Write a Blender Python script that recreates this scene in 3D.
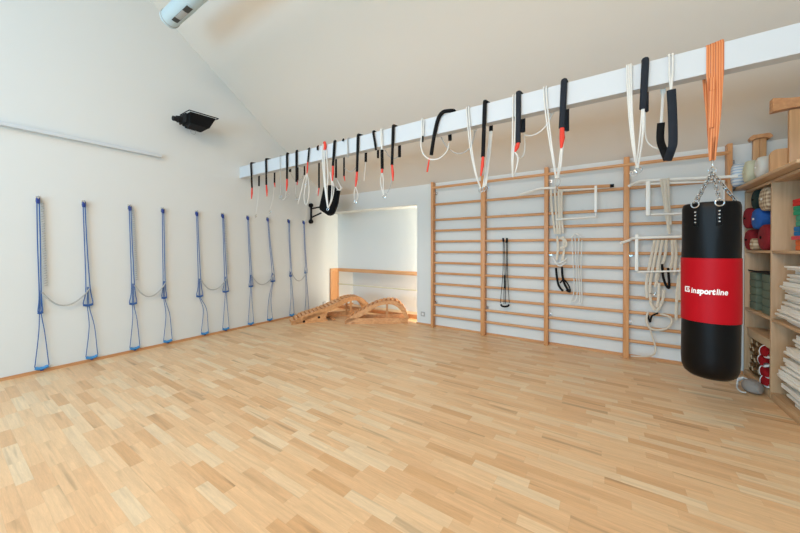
import bpy, bmesh, math, random
from mathutils import Vector, Matrix
random.seed(7)
C = bpy.context.scene.collection
PI = math.pi
for o in list(bpy.data.objects): bpy.data.objects.remove(o, do_unlink=True)

# ------------------------------------------------------------ camera, sky, daylight, exposure
F, YAW, PITCH, CY, H = 313.87, .5841, -.0059, 249.985, 1.33
cam = bpy.data.cameras.new('camera'); co = bpy.data.objects.new('camera', cam); C.objects.link(co)
cam.sensor_width = 36; cam.lens = F / 800 * 36; cam.shift_y = -(266.5 - CY) / 800
cam.clip_start = .05
co.location = (0, 0, H); co.rotation_euler = (PI / 2 + PITCH, 0, YAW)
sc = bpy.context.scene; sc.camera = co
vs = sc.view_settings; vs.view_transform = 'Standard'; vs.look = 'None'; vs.gamma = 1; vs.use_curve_mapping = False
vs.exposure = 0.02
w = bpy.data.worlds.new('sky'); sc.world = w; w.use_nodes = True
bg = w.node_tree.nodes['Background']; bg.inputs[0].default_value = (.25, .45, 1, 1); bg.inputs[1].default_value = 1.6

LX, RX, BY, FY, KZ, SL = -5.058, 1.75, 4.7715, -4.7, 2.43, .70   # left/right wall, back wall, rear wall, knee height, roof slope
RIDGE = KZ + BY * SL
ROOFA = math.atan(SL)
def area(name, loc, rot, sx, sy, power, col):
    l = bpy.data.lights.new(name, 'AREA'); l.shape = 'RECTANGLE'; l.size = sx; l.size_y = sy
    l.energy = power; l.color = col
    o = bpy.data.objects.new(name, l); C.objects.link(o); o.location = loc; o.rotation_euler = rot
    return o
# daylight in the skylights of the rear roof slope, in the rear wall window and in the alcove's side window, plus an added low fill
ry = -2.3; rz = RIDGE + ry * SL
LIGHTS = [
 ('daylight_skylight_a', (-3.3, ry, rz - .05), (ROOFA, 0, 0), 2.1, 2.4, 48, (.25, .72, 1)),
 ('daylight_skylight_b', (-0.9, ry, rz - .05), (ROOFA, 0, 0), 2.1, 2.4, 168, (1, .70, .38)),
 ('daylight_rear_window', (-1.3, FY + .05, 1.5), (PI / 2, 0, 0), 4.4, 1.5, 262, (.36, .73, 1)),
 ('daylight_alcove_window', (-1.80, 5.00, 1.35), (PI / 2, 0, PI / 2), .18, 1.3, 52, (1, .96, .80)),
 ('fill_alcove_low', (-1.80, 5.37, .50), (PI / 2, 0, PI / 2), .45, .75, 26, (1, .93, .8)),  # added fill lamp for the low space behind the railing, no opening here
]
for l_ in LIGHTS: area(*l_)

# ------------------------------------------------------------ locating helpers: a sight line met with a real plane
def ray(x, y):
    cy, sy = math.cos(YAW), math.sin(YAW); cp, sp = math.cos(PITCH), math.sin(PITCH)
    fw = Vector((-sy * cp, cy * cp, sp)); rt = Vector((cy, sy, 0)); up = rt.cross(fw)
    return fw + rt * ((x - 400) / F) - up * ((y - CY) / F)
def on(x, y, ax, v):
    d = ray(x, y); o = Vector((0, 0, H)); return o + d * ((v - o[ax]) / d[ax])
def onv(x, y, P, n):
    d = ray(x, y); o = Vector((0, 0, H)); return o + d * ((Vector(P) - o).dot(n) / d.dot(n))

# ------------------------------------------------------------ materials
def nt(name):
    m = bpy.data.materials.new(name); m.use_nodes = True
    t = m.node_tree; b = t.nodes['Principled BSDF']; return m, t, b
def S(c):
    return tuple(((v / 255) / 12.92 if v / 255 <= .04045 else ((v / 255 + .055) / 1.055) ** 2.4) for v in c) + (1,)
def plain(name, col, rough=.6, metal=0, var=.06, scale=12, bump=0, sheen=0, coat=0):
    m, t, b = nt(name); N = t.nodes.new; L = t.links.new
    tc = N('ShaderNodeTexCoord'); no = N('ShaderNodeTexNoise'); no.inputs['Scale'].default_value = scale; no.inputs['Detail'].default_value = 3
    L(tc.outputs['Object'], no.inputs['Vector'])
    mx = N('ShaderNodeMix'); mx.data_type = 'RGBA'
    c = S(col); mx.inputs[6].default_value = tuple(v * (1 - var) for v in c[:3]) + (1,); mx.inputs[7].default_value = tuple(min(1, v * (1 + var)) for v in c[:3]) + (1,)
    L(no.outputs['Fac'], mx.inputs[0]); L(mx.outputs[2], b.inputs['Base Color'])
    b.inputs['Roughness'].default_value = rough; b.inputs['Metallic'].default_value = metal
    if sheen: b.inputs['Sheen Weight'].default_value = sheen
    if coat: b.inputs['Coat Weight'].default_value = coat; b.inputs['Coat Roughness'].default_value = .2
    if bump:
        bp = N('ShaderNodeBump'); bp.inputs['Strength'].default_value = bump; bp.inputs['Distance'].default_value = .01
        n2 = N('ShaderNodeTexNoise'); n2.inputs['Scale'].default_value = scale * 6; L(tc.outputs['Object'], n2.inputs['Vector'])
        L(n2.outputs['Fac'], bp.inputs['Height']); L(bp.outputs[0], b.inputs['Normal'])
    return m
def wood(name, c1, c2, axis=2, rough=.45, scale=1.0):
    m, t, b = nt(name); N = t.nodes.new; L = t.links.new
    tc = N('ShaderNodeTexCoord'); mp = N('ShaderNodeMapping'); s = [30 * scale] * 3; s[axis] = 2.0 * scale
    mp.inputs['Scale'].default_value = s; L(tc.outputs['Object'], mp.inputs[0])
    no = N('ShaderNodeTexNoise'); no.inputs['Scale'].default_value = 1; no.inputs['Detail'].default_value = 5; no.inputs['Distortion'].default_value = .6
    L(mp.outputs[0], no.inputs['Vector'])
    r = N('ShaderNodeValToRGB'); r.color_ramp.elements[0].position = .3; r.color_ramp.elements[1].position = .7
    r.color_ramp.elements[0].color = S(c1); r.color_ramp.elements[1].color = S(c2)
    L(no.outputs['Fac'], r.inputs[0]); L(r.outputs[0], b.inputs['Base Color']); b.inputs['Roughness'].default_value = rough
    return m
def striped(name, cols, axis, per, rough=.8):
    m, t, b = nt(name); N = t.nodes.new; L = t.links.new
    tc = N('ShaderNodeTexCoord'); sp = N('ShaderNodeSeparateXYZ'); L(tc.outputs['Object'], sp.inputs[0])
    ml = N('ShaderNodeMath'); ml.operation = 'DIVIDE'; L(sp.outputs[axis], ml.inputs[0]); ml.inputs[1].default_value = per
    fr = N('ShaderNodeMath'); fr.operation = 'FRACT'; L(ml.outputs[0], fr.inputs[0])
    r = N('ShaderNodeValToRGB'); r.color_ramp.interpolation = 'CONSTANT'; e = r.color_ramp.elements
    e[0].position = 0; e[0].color = S(cols[0]); e[1].position = 1 / len(cols); e[1].color = S(cols[1])
    for k in range(2, len(cols)): q = e.new(k / len(cols)); q.color = S(cols[k])
    L(fr.outputs[0], r.inputs[0]); L(r.outputs[0], b.inputs['Base Color']); b.inputs['Roughness'].default_value = rough
    return m
def parquet():
    m, t, b = nt('parquet'); N = t.nodes.new; L = t.links.new
    def mth(op, a, c=None, d=None):
        n = N('ShaderNodeMath'); n.operation = op
        for i, v in enumerate((a, c, d)):
            if v is None: continue
            if isinstance(v, (int, float)): n.inputs[i].default_value = v
            else: L(v, n.inputs[i])
        return n.outputs[0]
    tc = N('ShaderNodeTexCoord'); sp = N('ShaderNodeSeparateXYZ'); L(tc.outputs['Object'], sp.inputs[0])
    ry_ = mth('DIVIDE', sp.outputs[1], .068); row = mth('FLOOR', ry_)
    wn = N('ShaderNodeTexWhiteNoise'); wn.noise_dimensions = '1D'; L(row, wn.inputs['W'])
    ln = mth('MULTIPLY_ADD', wn.outputs['Value'], .10, .30)
    off = mth('MULTIPLY', wn.outputs['Value'], 37.0)
    cx = mth('ADD', mth('DIVIDE', sp.outputs[0], ln), off); col = mth('FLOOR', cx)
    cb = N('ShaderNodeCombineXYZ'); L(row, cb.inputs[0]); L(col, cb.inputs[1])
    w2 = N('ShaderNodeTexWhiteNoise'); w2.noise_dimensions = '2D'; L(cb.outputs[0], w2.inputs['Vector'])
    # grain: noise stretched along the strip and shifted from strip to strip
    mp = N('ShaderNodeCombineXYZ')
    L(mth('MULTIPLY_ADD', w2.outputs['Value'], 90, mth('MULTIPLY', sp.outputs[0], 2.2)), mp.inputs[0])
    L(mth('MULTIPLY', sp.outputs[1], 34), mp.inputs[1]); L(mth('MULTIPLY', w2.outputs['Value'], 50), mp.inputs[2])
    g = N('ShaderNodeTexNoise'); g.inputs['Scale'].default_value = 1; g.inputs['Detail'].default_value = 5; g.inputs['Distortion'].default_value = 1.2
    L(mp.outputs[0], g.inputs['Vector'])
    r = N('ShaderNodeValToRGB'); e = r.color_ramp.elements
    e[0].position = 0; e[0].color = S((211, 166, 119)); e[1].position = 1; e[1].color = S((228, 202, 165))
    for p, c in ((.12, (221, 179, 134)), (.4, (226, 186, 141)), (.75, (228, 192, 149))):
        q = e.new(p); q.color = S(c)
    L(w2.outputs['Value'], r.inputs[0])
    gm = N('ShaderNodeMapRange'); gm.inputs[1].default_value = .25; gm.inputs[2].default_value = .75; gm.inputs[3].default_value = .89; gm.inputs[4].default_value = 1.13
    L(g.outputs['Fac'], gm.inputs[0])
    fg = N('ShaderNodeTexNoise'); fg.inputs['Scale'].default_value = 5; fg.inputs['Detail'].default_value = 4; fg.inputs['Distortion'].default_value = 2.5; L(mp.outputs[0], fg.inputs['Vector'])
    fm = N('ShaderNodeMapRange'); fm.inputs[1].default_value = .3; fm.inputs[2].default_value = .7; fm.inputs[3].default_value = .93; fm.inputs[4].default_value = 1.05; L(fg.outputs['Fac'], fm.inputs[0])
    # knots and dark streaks, in some strips only
    kn = N('ShaderNodeTexNoise'); kn.inputs['Scale'].default_value = .55; kn.inputs['Detail'].default_value = 2
    L(mp.outputs[0], kn.inputs['Vector'])
    km = N('ShaderNodeMapRange'); km.inputs[1].default_value = .62; km.inputs[2].default_value = .74; km.inputs[3].default_value = 1; km.inputs[4].default_value = .70
    L(kn.outputs['Fac'], km.inputs[0])
    fy = mth('FRACT', ry_); fx = mth('FRACT', cx)
    ey = mth('LESS_THAN', mth('MINIMUM', fy, mth('SUBTRACT', 1, fy)), .014)
    ex = mth('LESS_THAN', mth('MINIMUM', fx, mth('SUBTRACT', 1, fx)), .003)
    seam = mth('MULTIPLY_ADD', mth('MAXIMUM', ey, ex), -.08, 1)
    tot = mth('MULTIPLY', mth('MULTIPLY', gm.outputs[0], mth('MULTIPLY', fm.outputs[0], km.outputs[0])), seam)
    vm = N('ShaderNodeVectorMath'); vm.operation = 'SCALE'; L(r.outputs[0], vm.inputs[0]); L(tot, vm.inputs['Scale'])
    L(vm.outputs[0], b.inputs['Base Color'])
    b.inputs['Roughness'].default_value = .36
    rm = N('ShaderNodeMapRange'); rm.inputs[3].default_value = .32; rm.inputs[4].default_value = .46; L(g.outputs['Fac'], rm.inputs[0]); L(rm.outputs[0], b.inputs['Roughness'])
    return m
M = dict(
    wall=plain('white_wall_paint', (218, 218, 214), .85, var=.01, scale=2),
    ceil=plain('white_roof_plaster', (224, 215, 203), .9, var=.012, scale=1.2),
    beam=plain('white_beam_paint', (204, 208, 211), .6, var=.01, scale=3),
    floor=parquet(),
    bar=wood('rung_wood', (190, 131, 82), (214, 158, 108), 0),
    post=wood('upright_wood', (196, 134, 84), (216, 158, 106), 2),
    base=wood('baseboard_wood', (188, 130, 84), (206, 150, 102), 1),
    arc=wood('backbender_wood', (206, 140, 86), (232, 174, 120), 0),
    rail=wood('railing_wood', (204, 146, 96), (222, 168, 118), 0),
    shelf=wood('shelf_wood', (186, 150, 112), (206, 172, 134), 2, .5),
    shelfh=wood('shelf_board_wood', (186, 148, 108), (208, 172, 132), 1, .5),
    trestle=wood('trestle_wood', (186, 136, 90), (208, 158, 110), 2),
    trestleh=wood('trestle_bar_wood', (180, 124, 80), (200, 146, 98), 1),
    black=plain('black_rubber', (12, 12, 14), .7, var=.2, bump=.1),
    blackfab=plain('black_fabric', (16, 16, 18), .8, var=.3, bump=.3),
    slate=plain('slate_sleeve', (34, 39, 47), .7, var=.2, bump=.15),
    red=plain('red_tape', (226, 62, 42), .5),
    white=plain('white_rope', (228, 226, 220), .8, var=.08, scale=90, bump=.4),
    grey=plain('grey_rope', (178, 176, 172), .8, var=.12, scale=90, bump=.4),
    steel=plain('steel', (205, 208, 210), .25, metal=1, var=.05),
    blue=plain('blue_rope', (44, 88, 150), .6, var=.15, scale=60, bump=.2),
    grip=plain('light_blue_foam', (70, 140, 196), .8, var=.12, scale=30, bump=.2),
    navy=plain('navy_webbing', (34, 58, 128), .7, var=.15, bump=.2),
    orange=striped('orange_strap', [(214, 128, 74), (190, 100, 52), (226, 150, 98)], 0, .012, .7),
    ecru=plain('ecru_webbing', (216, 204, 186), .85, var=.08, scale=60, bump=.3),
    enamel=plain('white_enamel', (238, 234, 226), .35, var=.02),
    vinyl=plain('black_vinyl', (4, 4, 5), .42, var=.15, scale=5, bump=.05),
    redvinyl=plain('red_vinyl', (174, 2, 20), .5, var=.04, scale=5),
    print=plain('white_print', (244, 240, 238), .5, var=.01),
    plastic=plain('white_plastic', (222, 222, 220), .4, var=.02),
    duct=plain('white_duct_metal', (196, 212, 216), .4, metal=.2, var=.03),
    darkgap=plain('dark_grille', (60, 58, 52), .5),
    foam=plain('dark_foam', (34, 35, 37), .7),
    cloth=plain('white_cotton', (242, 238, 229), .9, var=.04, scale=20, bump=.5),
    fred=plain('orange_red_felt', (226, 84, 44), .9, bump=.3), fcr=plain('crimson_felt', (206, 44, 38), .9, bump=.3),
    fgr=plain('green_felt', (34, 150, 108), .9, bump=.3), fsg=plain('sea_green_felt', (70, 158, 128), .9, bump=.3),
    fbl=plain('blue_felt', (28, 112, 168), .9, bump=.3), fpk=plain('pink_felt', (214, 74, 84), .9, bump=.3), forr=plain('orange_felt', (232, 112, 56), .9, bump=.3),
    maroon=plain('maroon_cotton', (128, 14, 28), .85, var=.15, bump=.3),
    royal=plain('blue_cotton', (26, 84, 160), .85, var=.15, bump=.3),
    dgreen=plain('dark_green_cotton', (14, 44, 42), .85, var=.2, bump=.3),
    block=plain('grey_green_foam', (98, 112, 96), .85, var=.08, scale=40, bump=.2),
    cream=plain('cream_cotton', (206, 204, 176), .85, bump=.3),
    offw=plain('off_white_cotton', (222, 218, 208), .85, bump=.3),
    bstripe=striped('blue_striped_cotton', [(206, 216, 226), (150, 178, 208), (214, 222, 230), (226, 230, 232)], 2, .03),
    plaid=None,
    tan=plain('tan_jute', (168, 126, 82), .9, var=.25, scale=50, bump=.6),
    paper=plain('pale_box_wood', (196, 172, 138), .7),
    gbag=plain('grey_pouch_fabric', (150, 142, 134), .85, var=.08, bump=.4),
)
def plaid():
    m, t, b = nt('plaid_cotton'); N = t.nodes.new; L = t.links.new
    tc = N('ShaderNodeTexCoord')
    def wv(ax):
        wv_ = N('ShaderNodeTexWave'); wv_.bands_direction = ax; wv_.inputs['Scale'].default_value = 9; L(tc.outputs['Object'], wv_.inputs['Vector']); return wv_.outputs['Fac']
    ad = N('ShaderNodeMath'); ad.operation = 'ADD'; L(wv('Z'), ad.inputs[0]); L(wv('Y'), ad.inputs[1])
    h = N('ShaderNodeMath'); h.operation = 'MULTIPLY'; L(ad.outputs[0], h.inputs[0]); h.inputs[1].default_value = .5
    r = N('ShaderNodeValToRGB'); r.color_ramp.elements[0].color = S((120, 90, 66)); r.color_ramp.elements[1].color = S((214, 196, 166))
    L(h.outputs[0], r.inputs[0]); L(r.outputs[0], b.inputs['Base Color']); b.inputs['Roughness'].default_value = .9
    return m
M['plaid'] = plaid()
for k_ in ('black', 'vinyl', 'redvinyl', 'blackfab', 'foam', 'slate'): M[k_].node_tree.nodes['Principled BSDF'].inputs['Specular IOR Level'].default_value = .18

# ------------------------------------------------------------ object helpers
def origin(o):
    v = Vector((0, 0, 0))
    while o: v += o.location; o = o.parent
    return v
def obj(name, bm, m, parent=None, smooth=True, angle=35):
    if parent: bmesh.ops.translate(bm, verts=bm.verts, vec=-origin(parent))
    me = bpy.data.meshes.new(name); 
    bmesh.ops.recalc_face_normals(bm, faces=bm.faces)
    if smooth:
        for f in bm.faces: f.smooth = True
        for e in bm.edges:
            if len(e.link_faces) == 2 and e.calc_face_angle(0) > math.radians(angle): e.smooth = False
    bm.to_mesh(me); bm.free(); me.materials.append(M[m] if isinstance(m, str) else m)
    o = bpy.data.objects.new(name, me); C.objects.link(o); o.parent = parent
    return o
def thing(name, label, cat, loc=(0, 0, 0), group=None):
    o = bpy.data.objects.new(name, None); C.objects.link(o); o.location = loc; o.empty_display_size = .05
    o['label'] = label; o['category'] = cat
    if group: o['group'] = group
    return o
def tag(o, label, cat, group=None):
    o['label'] = label; o['category'] = cat
    if group: o['group'] = group
    return o
def single(name, bm, m, label, cat, loc, group=None):      # a thing that is one mesh, with its origin at its base
    bmesh.ops.translate(bm, verts=bm.verts, vec=-Vector(loc)); o = obj(name, bm, m); o.location = loc
    return tag(o, label, cat, group)
def struct(name, bm, m): o = obj(name, bm, m, smooth=False); o['kind'] = 'structure'; return o
def box(bm, lo, hi, bev=0, rot=None, piv=None):
    g = bmesh.ops.create_cube(bm, size=1)['verts']
    lo, hi = Vector(lo), Vector(hi); s = hi - lo; c = (hi + lo) / 2
    for v in g: v.co = Vector((v.co.x * s.x, v.co.y * s.y, v.co.z * s.z)) + c
    if bev:
        ed = list({e for v in g for e in v.link_edges})
        r = bmesh.ops.bevel(bm, geom=ed, offset=bev, segments=2, affect='EDGES', profile=.5); g = list({v for v in g if v.is_valid} | set(r['verts']))
    if rot is not None:
        bmesh.ops.rotate(bm, verts=g, cent=piv if piv is not None else c, matrix=rot)
    return g
def smoothpath(P, n=6, closed=False):                      # Catmull-Rom through the points
    P = [Vector(p) for p in P]
    if len(P) < 3: return P
    out = []
    N_ = len(P); rng = range(N_ if closed else N_ - 1)
    for i in rng:
        p0 = P[(i - 1) % N_] if closed or i > 0 else P[0]; p1 = P[i]; p2 = P[(i + 1) % N_]; p3 = P[(i + 2) % N_] if closed or i + 2 < N_ else P[-1]
        for k in range(n):
            t = k / n; out.append(.5 * ((2 * p1) + (p2 - p0) * t + (2 * p0 - 5 * p1 + 4 * p2 - p3) * t * t + (3 * p1 - p0 - 3 * p2 + p3) * t ** 3))
    if not closed: out.append(P[-1])
    return out
def tube(bm, P, r, seg=8, closed=False, rx=None, ref=None, radii=None):
    P = [Vector(p) for p in P]; n = len(P); rings = []
    nrm = None
    for i, p in enumerate(P):
        a = P[(i - 1) % n] if closed or i else P[0]; b = P[(i + 1) % n] if closed or i < n - 1 else P[-1]
        t = (b - a); t = t.normalized() if t.length > 1e-9 else Vector((0, 0, 1))
        if ref is not None: u = Vector(ref) - t * Vector(ref).dot(t)
        elif nrm is None:
            q = Vector((0, 1, 0)) if abs(t.y) < .9 else Vector((1, 0, 0)); u = q - t * q.dot(t)
        else: u = nrm - t * nrm.dot(t)
        if u.length < 1e-6: u = nrm or t.orthogonal()
        u.normalize(); nrm = u; v = t.cross(u)
        k = radii[i] if radii else 1
        rings.append([bm.verts.new(p + (u * math.cos(j / seg * 2 * PI) * r + v * math.sin(j / seg * 2 * PI) * (rx or r)) * k) for j in range(seg)])
    for i in range(n if closed else n - 1):
        A, B = rings[i], rings[(i + 1) % n]
        for j in range(seg): bm.faces.new((A[j], A[(j + 1) % seg], B[(j + 1) % seg], B[j]))
    if not closed: bm.faces.new(rings[0][::-1]); bm.faces.new(rings[-1])
def B(): return bmesh.new()
def lathe(bm, prof, c, seg=32, axis=2, warp=None):
    c = Vector(c); rings = []
    for (r, h) in prof:
        ring = []
        for j in range(seg):
            a = j / seg * 2 * PI; rr = r * (warp(a, h) if warp else 1)
            p = [rr * math.cos(a), rr * math.sin(a)]; p.insert(axis, h) if axis != 0 else p.insert(0, h)
            ring.append(bm.verts.new(c + Vector(p)))
        rings.append(ring)
    for A, D in zip(rings, rings[1:]):
        for j in range(seg): bm.faces.new((A[j], A[(j + 1) % seg], D[(j + 1) % seg], D[j]))
    bm.faces.new(rings[0]); bm.faces.new(rings[-1])
def prism(bm, poly, d):                                    # planar polygon given in 3D, thickened by the vector d
    d = Vector(d); a = [bm.verts.new(Vector(p)) for p in poly]; b = [bm.verts.new(Vector(p) + d) for p in poly]
    bm.faces.new(a); bm.faces.new(b[::-1]); n = len(a)
    for i in range(n): bm.faces.new((a[i], b[i], b[(i + 1) % n], a[(i + 1) % n]))
def ring(bm, c, R, r, n1, n2, seg=14, k=6, sx=1.0):        # torus in the plane n1,n2
    n1, n2 = Vector(n1).normalized(), Vector(n2).normalized()
    tube(bm, [Vector(c) + n1 * math.cos(a / seg * 2 * PI) * R * sx + n2 * math.sin(a / seg * 2 * PI) * R for a in range(seg)], r, k, closed=True)
def holed(bm, o, u, v, W, Hh, holes, th):                  # slab o + u*[0,W] + v*[0,H] with rectangular holes
    o, u, v, th = Vector(o), Vector(u), Vector(v), Vector(th)
    xs = sorted({0, W} | {a for h in holes for a in h[:2]}); ys = sorted({0, Hh} | {a for h in holes for a in h[2:]})
    vd = {}
    def V(x, y, k):
        key = (x, y, k)
        if key not in vd: vd[key] = bm.verts.new(o + u * x + v * y + th * k)
        return vd[key]
    filled = {(i, j) for i in range(len(xs) - 1) for j in range(len(ys) - 1) if not any(h[0] <= xs[i] and xs[i + 1] <= h[1] and h[2] <= ys[j] and ys[j + 1] <= h[3] for h in holes)}
    for (i, j) in filled:
        x0, x1, y0, y1 = xs[i], xs[i + 1], ys[j], ys[j + 1]
        for k in (0, 1): bm.faces.new([V(x0, y0, k), V(x1, y0, k), V(x1, y1, k), V(x0, y1, k)])
        for (di, dj, p, q) in ((-1, 0, (x0, y0), (x0, y1)), (1, 0, (x1, y0), (x1, y1)), (0, -1, (x0, y0), (x1, y0)), (0, 1, (x0, y1), (x1, y1))):
            if (i + di, j + dj) not in filled: bm.faces.new([V(*p, 0), V(*q, 0), V(*q, 1), V(*p, 1)])

# ------------------------------------------------------------ the room
NX, NZ, NB, AR = -2.795, 2.095, 5.62, -1.75                # alcove: right edge, header height, far wall, right end
b = B(); box(b, (LX - .15, FY - .15, -.12), (RX + .15, NB + .15, 0)); struct('floor', b, 'floor')
b = B(); holed(b, (LX - .15, BY, 0), (1, 0, 0), (0, 0, 1), RX - LX + .3, KZ + .0, [(0, NX - LX + .15, 0, NZ)], (0, .12, 0)); struct('wall_back', b, 'wall')
zb = KZ - (NB - BY) * SL
b = B(); prism(b, [(LX, FY - .1, 0), (LX, FY - .1, KZ + (-.1 - 0) * 0), (LX, 0, RIDGE + .05), (LX, BY, KZ + .05), (LX, NB + .1, KZ + .05), (LX, NB + .1, 0)], (-.15, 0, 0)); struct('wall_left', b, 'wall')
b = B(); prism(b, [(RX, FY - .1, 0), (RX, FY - .1, KZ), (RX, 0, RIDGE + .05), (RX, BY, KZ + .05), (RX, BY + .1, 0)], (.15, 0, 0)); struct('wall_right', b, 'wall')
u = Vector((1, 0, 0)); cs, sn = math.cos(ROOFA), math.sin(ROOFA)
b = B(); LL = NB / cs + .05
prism(b, [(LX - .15, 0, RIDGE), (RX + .15, 0, RIDGE), (RX + .15, BY + .12, KZ - .12 * SL), (LX - .15, BY + .12, KZ - .12 * SL)], (0, .1 * sn, .1 * cs)); struct('ceiling', b, 'ceil')
# rear slope with two skylights, rear wall with a window
Lr = math.hypot(BY, BY * SL)
b = B(); W0 = RX - LX + .3; ox = LX - .15
def hs(cx): return (cx - 1.05 - ox, cx + 1.05 - ox, (2.3 / cs) - 1.2, (2.3 / cs) + 1.2)
holed(b, (ox, 0, RIDGE), (1, 0, 0), (0, -cs, -sn), W0, Lr, [hs(-3.3), hs(-.9)], (0, -.12 * sn, .12 * cs)); struct('ceiling_rear', b, 'ceil')
b = B(); holed(b, (ox, FY, 0), (1, 0, 0), (0, 0, 1), W0, KZ + .06, [(-3.5 - ox, .9 - ox, .75, 2.25)], (0, -.12, 0)); struct('wall_rear', b, 'wall')
def frame(name, c, uu, vv, w_, h_, t=.06):
    b = B(); uu, vv = Vector(uu), Vector(vv); n = uu.cross(vv)
    for s, (a, d) in ((-1, (uu, vv)), (1, (uu, vv)), (-1, (vv, uu)), (1, (vv, uu))):
        L1 = (h_ if a is uu else w_) / 2; off = a * s * ((w_ if a is uu else h_) / 2 - t / 2)
        tube(b, [Vector(c) + off - d * L1, Vector(c) + off + d * L1], t / 2, 4)
    struct(name, b, 'enamel')
frame('window_1', (-3.3, ry, rz + .1), (1, 0, 0), (0, cs, sn), 2.1, 2.4)
frame('window_2', (-.9, ry, rz + .1), (1, 0, 0), (0, cs, sn), 2.1, 2.4)
frame('window_3', (-1.3, FY - .07, 1.5), (1, 0, 0), (0, 0, 1), 4.4, 1.5)
# alcove under the roof slope
b = B(); box(b, (LX - .15, NB, 0), (AR + .1, NB + .1, 1.1)); struct('wall_alcove_low', b, 'wall')
b = B(); prism(b, [(LX, 5.112, .86), (LX, NB, .86), (LX, NB, .95), (LX, 5.2, .95), (LX, 5.2, 2.2), (LX, 5.112, 2.2)], (AR - LX, 0, 0)); struct('wall_alcove', b, 'wall')
b = B(); box(b, (LX, BY + .121, NZ + .0), (AR, 5.111, NZ + .1)); struct('ceiling_alcove', b, 'wall')
b = B(); box(b, (AR, BY + .121, 0), (AR + .08, NB, 2.2)); struct('wall_alcove_side', b, 'wall')
# beam
YB0, YB1, ZB0, ZB1 = 2.861, 2.951, 2.485, 2.666
b = B(); box(b, (LX - .02, YB0, ZB0), (RX + .02, YB1, ZB1), .003); o = struct('trim_1', b, 'beam')
# ledge and baseboards
b = B(); box(b, (LX - .01, -3.0, 2.548), (LX + .055, 1.762, 2.592), .004); struct('trim_2', b, 'beam')
b = B(); box(b, (LX, FY, 0), (LX + .012, NB, .032)); struct('baseboard_left', b, 'base')
b = B(); box(b, (NX, BY - .012, 0), (1.2, BY, .03)); struct('baseboard_back', b, 'bar')

# ------------------------------------------------------------ wall bars
t = thing('wall_bars', 'long wooden wall bars of four bays on white back wall', 'wall bars', (-.7, BY - .05, 0))
PX = [-2.449, -1.582, -.699, .190, 1.072]; PW = [.042, .066, .052, .058, .04]
for x, wd in zip(PX, PW):
    b = B(); box(b, (x - wd / 2, BY - .105, 0), (x + wd / 2, BY - .012, 2.432), .006); p = obj('upright', b, 'post', t)
    for zz in (.42, 1.25, 2.25):
        b = B(); lathe(b, [(.009, 0), (.011, .004), (.006, .007)], (x + wd / 2 + .02, BY - .012, zz), 10, axis=1)
        for v in b.verts: v.co.y = BY - .012 - (v.co.y - (BY - .012))
        box(b, (x + wd / 2 - .002, BY - .014, zz - .02), (x + wd / 2 + .035, BY - .011, zz + .02)); obj('bracket', b, 'steel', p)
RZ = [2.335, 2.058, 1.802, 1.62, 1.44, 1.267, 1.086, .913, .735, .555, .38, .205]
for k in range(4):
    for i, z in enumerate(RZ):
        yy = BY - (.10 if i == 0 else .062)
        b = B(); tube(b, [(PX[k] + (0 if i == 0 else PW[k] / 2 - .004), yy, z), (PX[k + 1] - (0 if i == 0 else PW[k + 1] / 2 - .004), yy, z)], .0135, 10, rx=.019); obj('rung', b, 'bar', t)

# ------------------------------------------------------------ alcove railing
t = thing('wooden_railing', 'wooden guard railing with wide top board inside the white alcove', 'railing', (-3.5, 5.08, 0))
b = B(); box(b, (LX + .012, 5.06, .815), (AR - .01, 5.10, .887), .004); box(b, (LX + .012, 4.86, .815), (LX + .052, 5.06, .887), .004); obj('top_board', b, 'rail', t)
b = B(); box(b, (LX + .013, 4.86, .0), (LX + .045, 5.06, .815), .004); box(b, (LX + .013, 5.06, 0), (LX + .05, 5.10, .815), .004); obj('post', b, 'post', t)
b = B(); box(b, (-2.86, 5.055, 0), (-2.80, 5.105, .815), .004); obj('post', b, 'post', t)
b = B(); tube(b, [(LX + .05, 5.08, .535), (AR - .01, 5.08, .535)], .012, 8); obj('mid_rail', b, 'cream', t)
b = B(); box(b, (LX + .05, 5.06, .0), (AR - .01, 5.10, .075), .003); obj('bottom_board', b, 'base', t)

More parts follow.
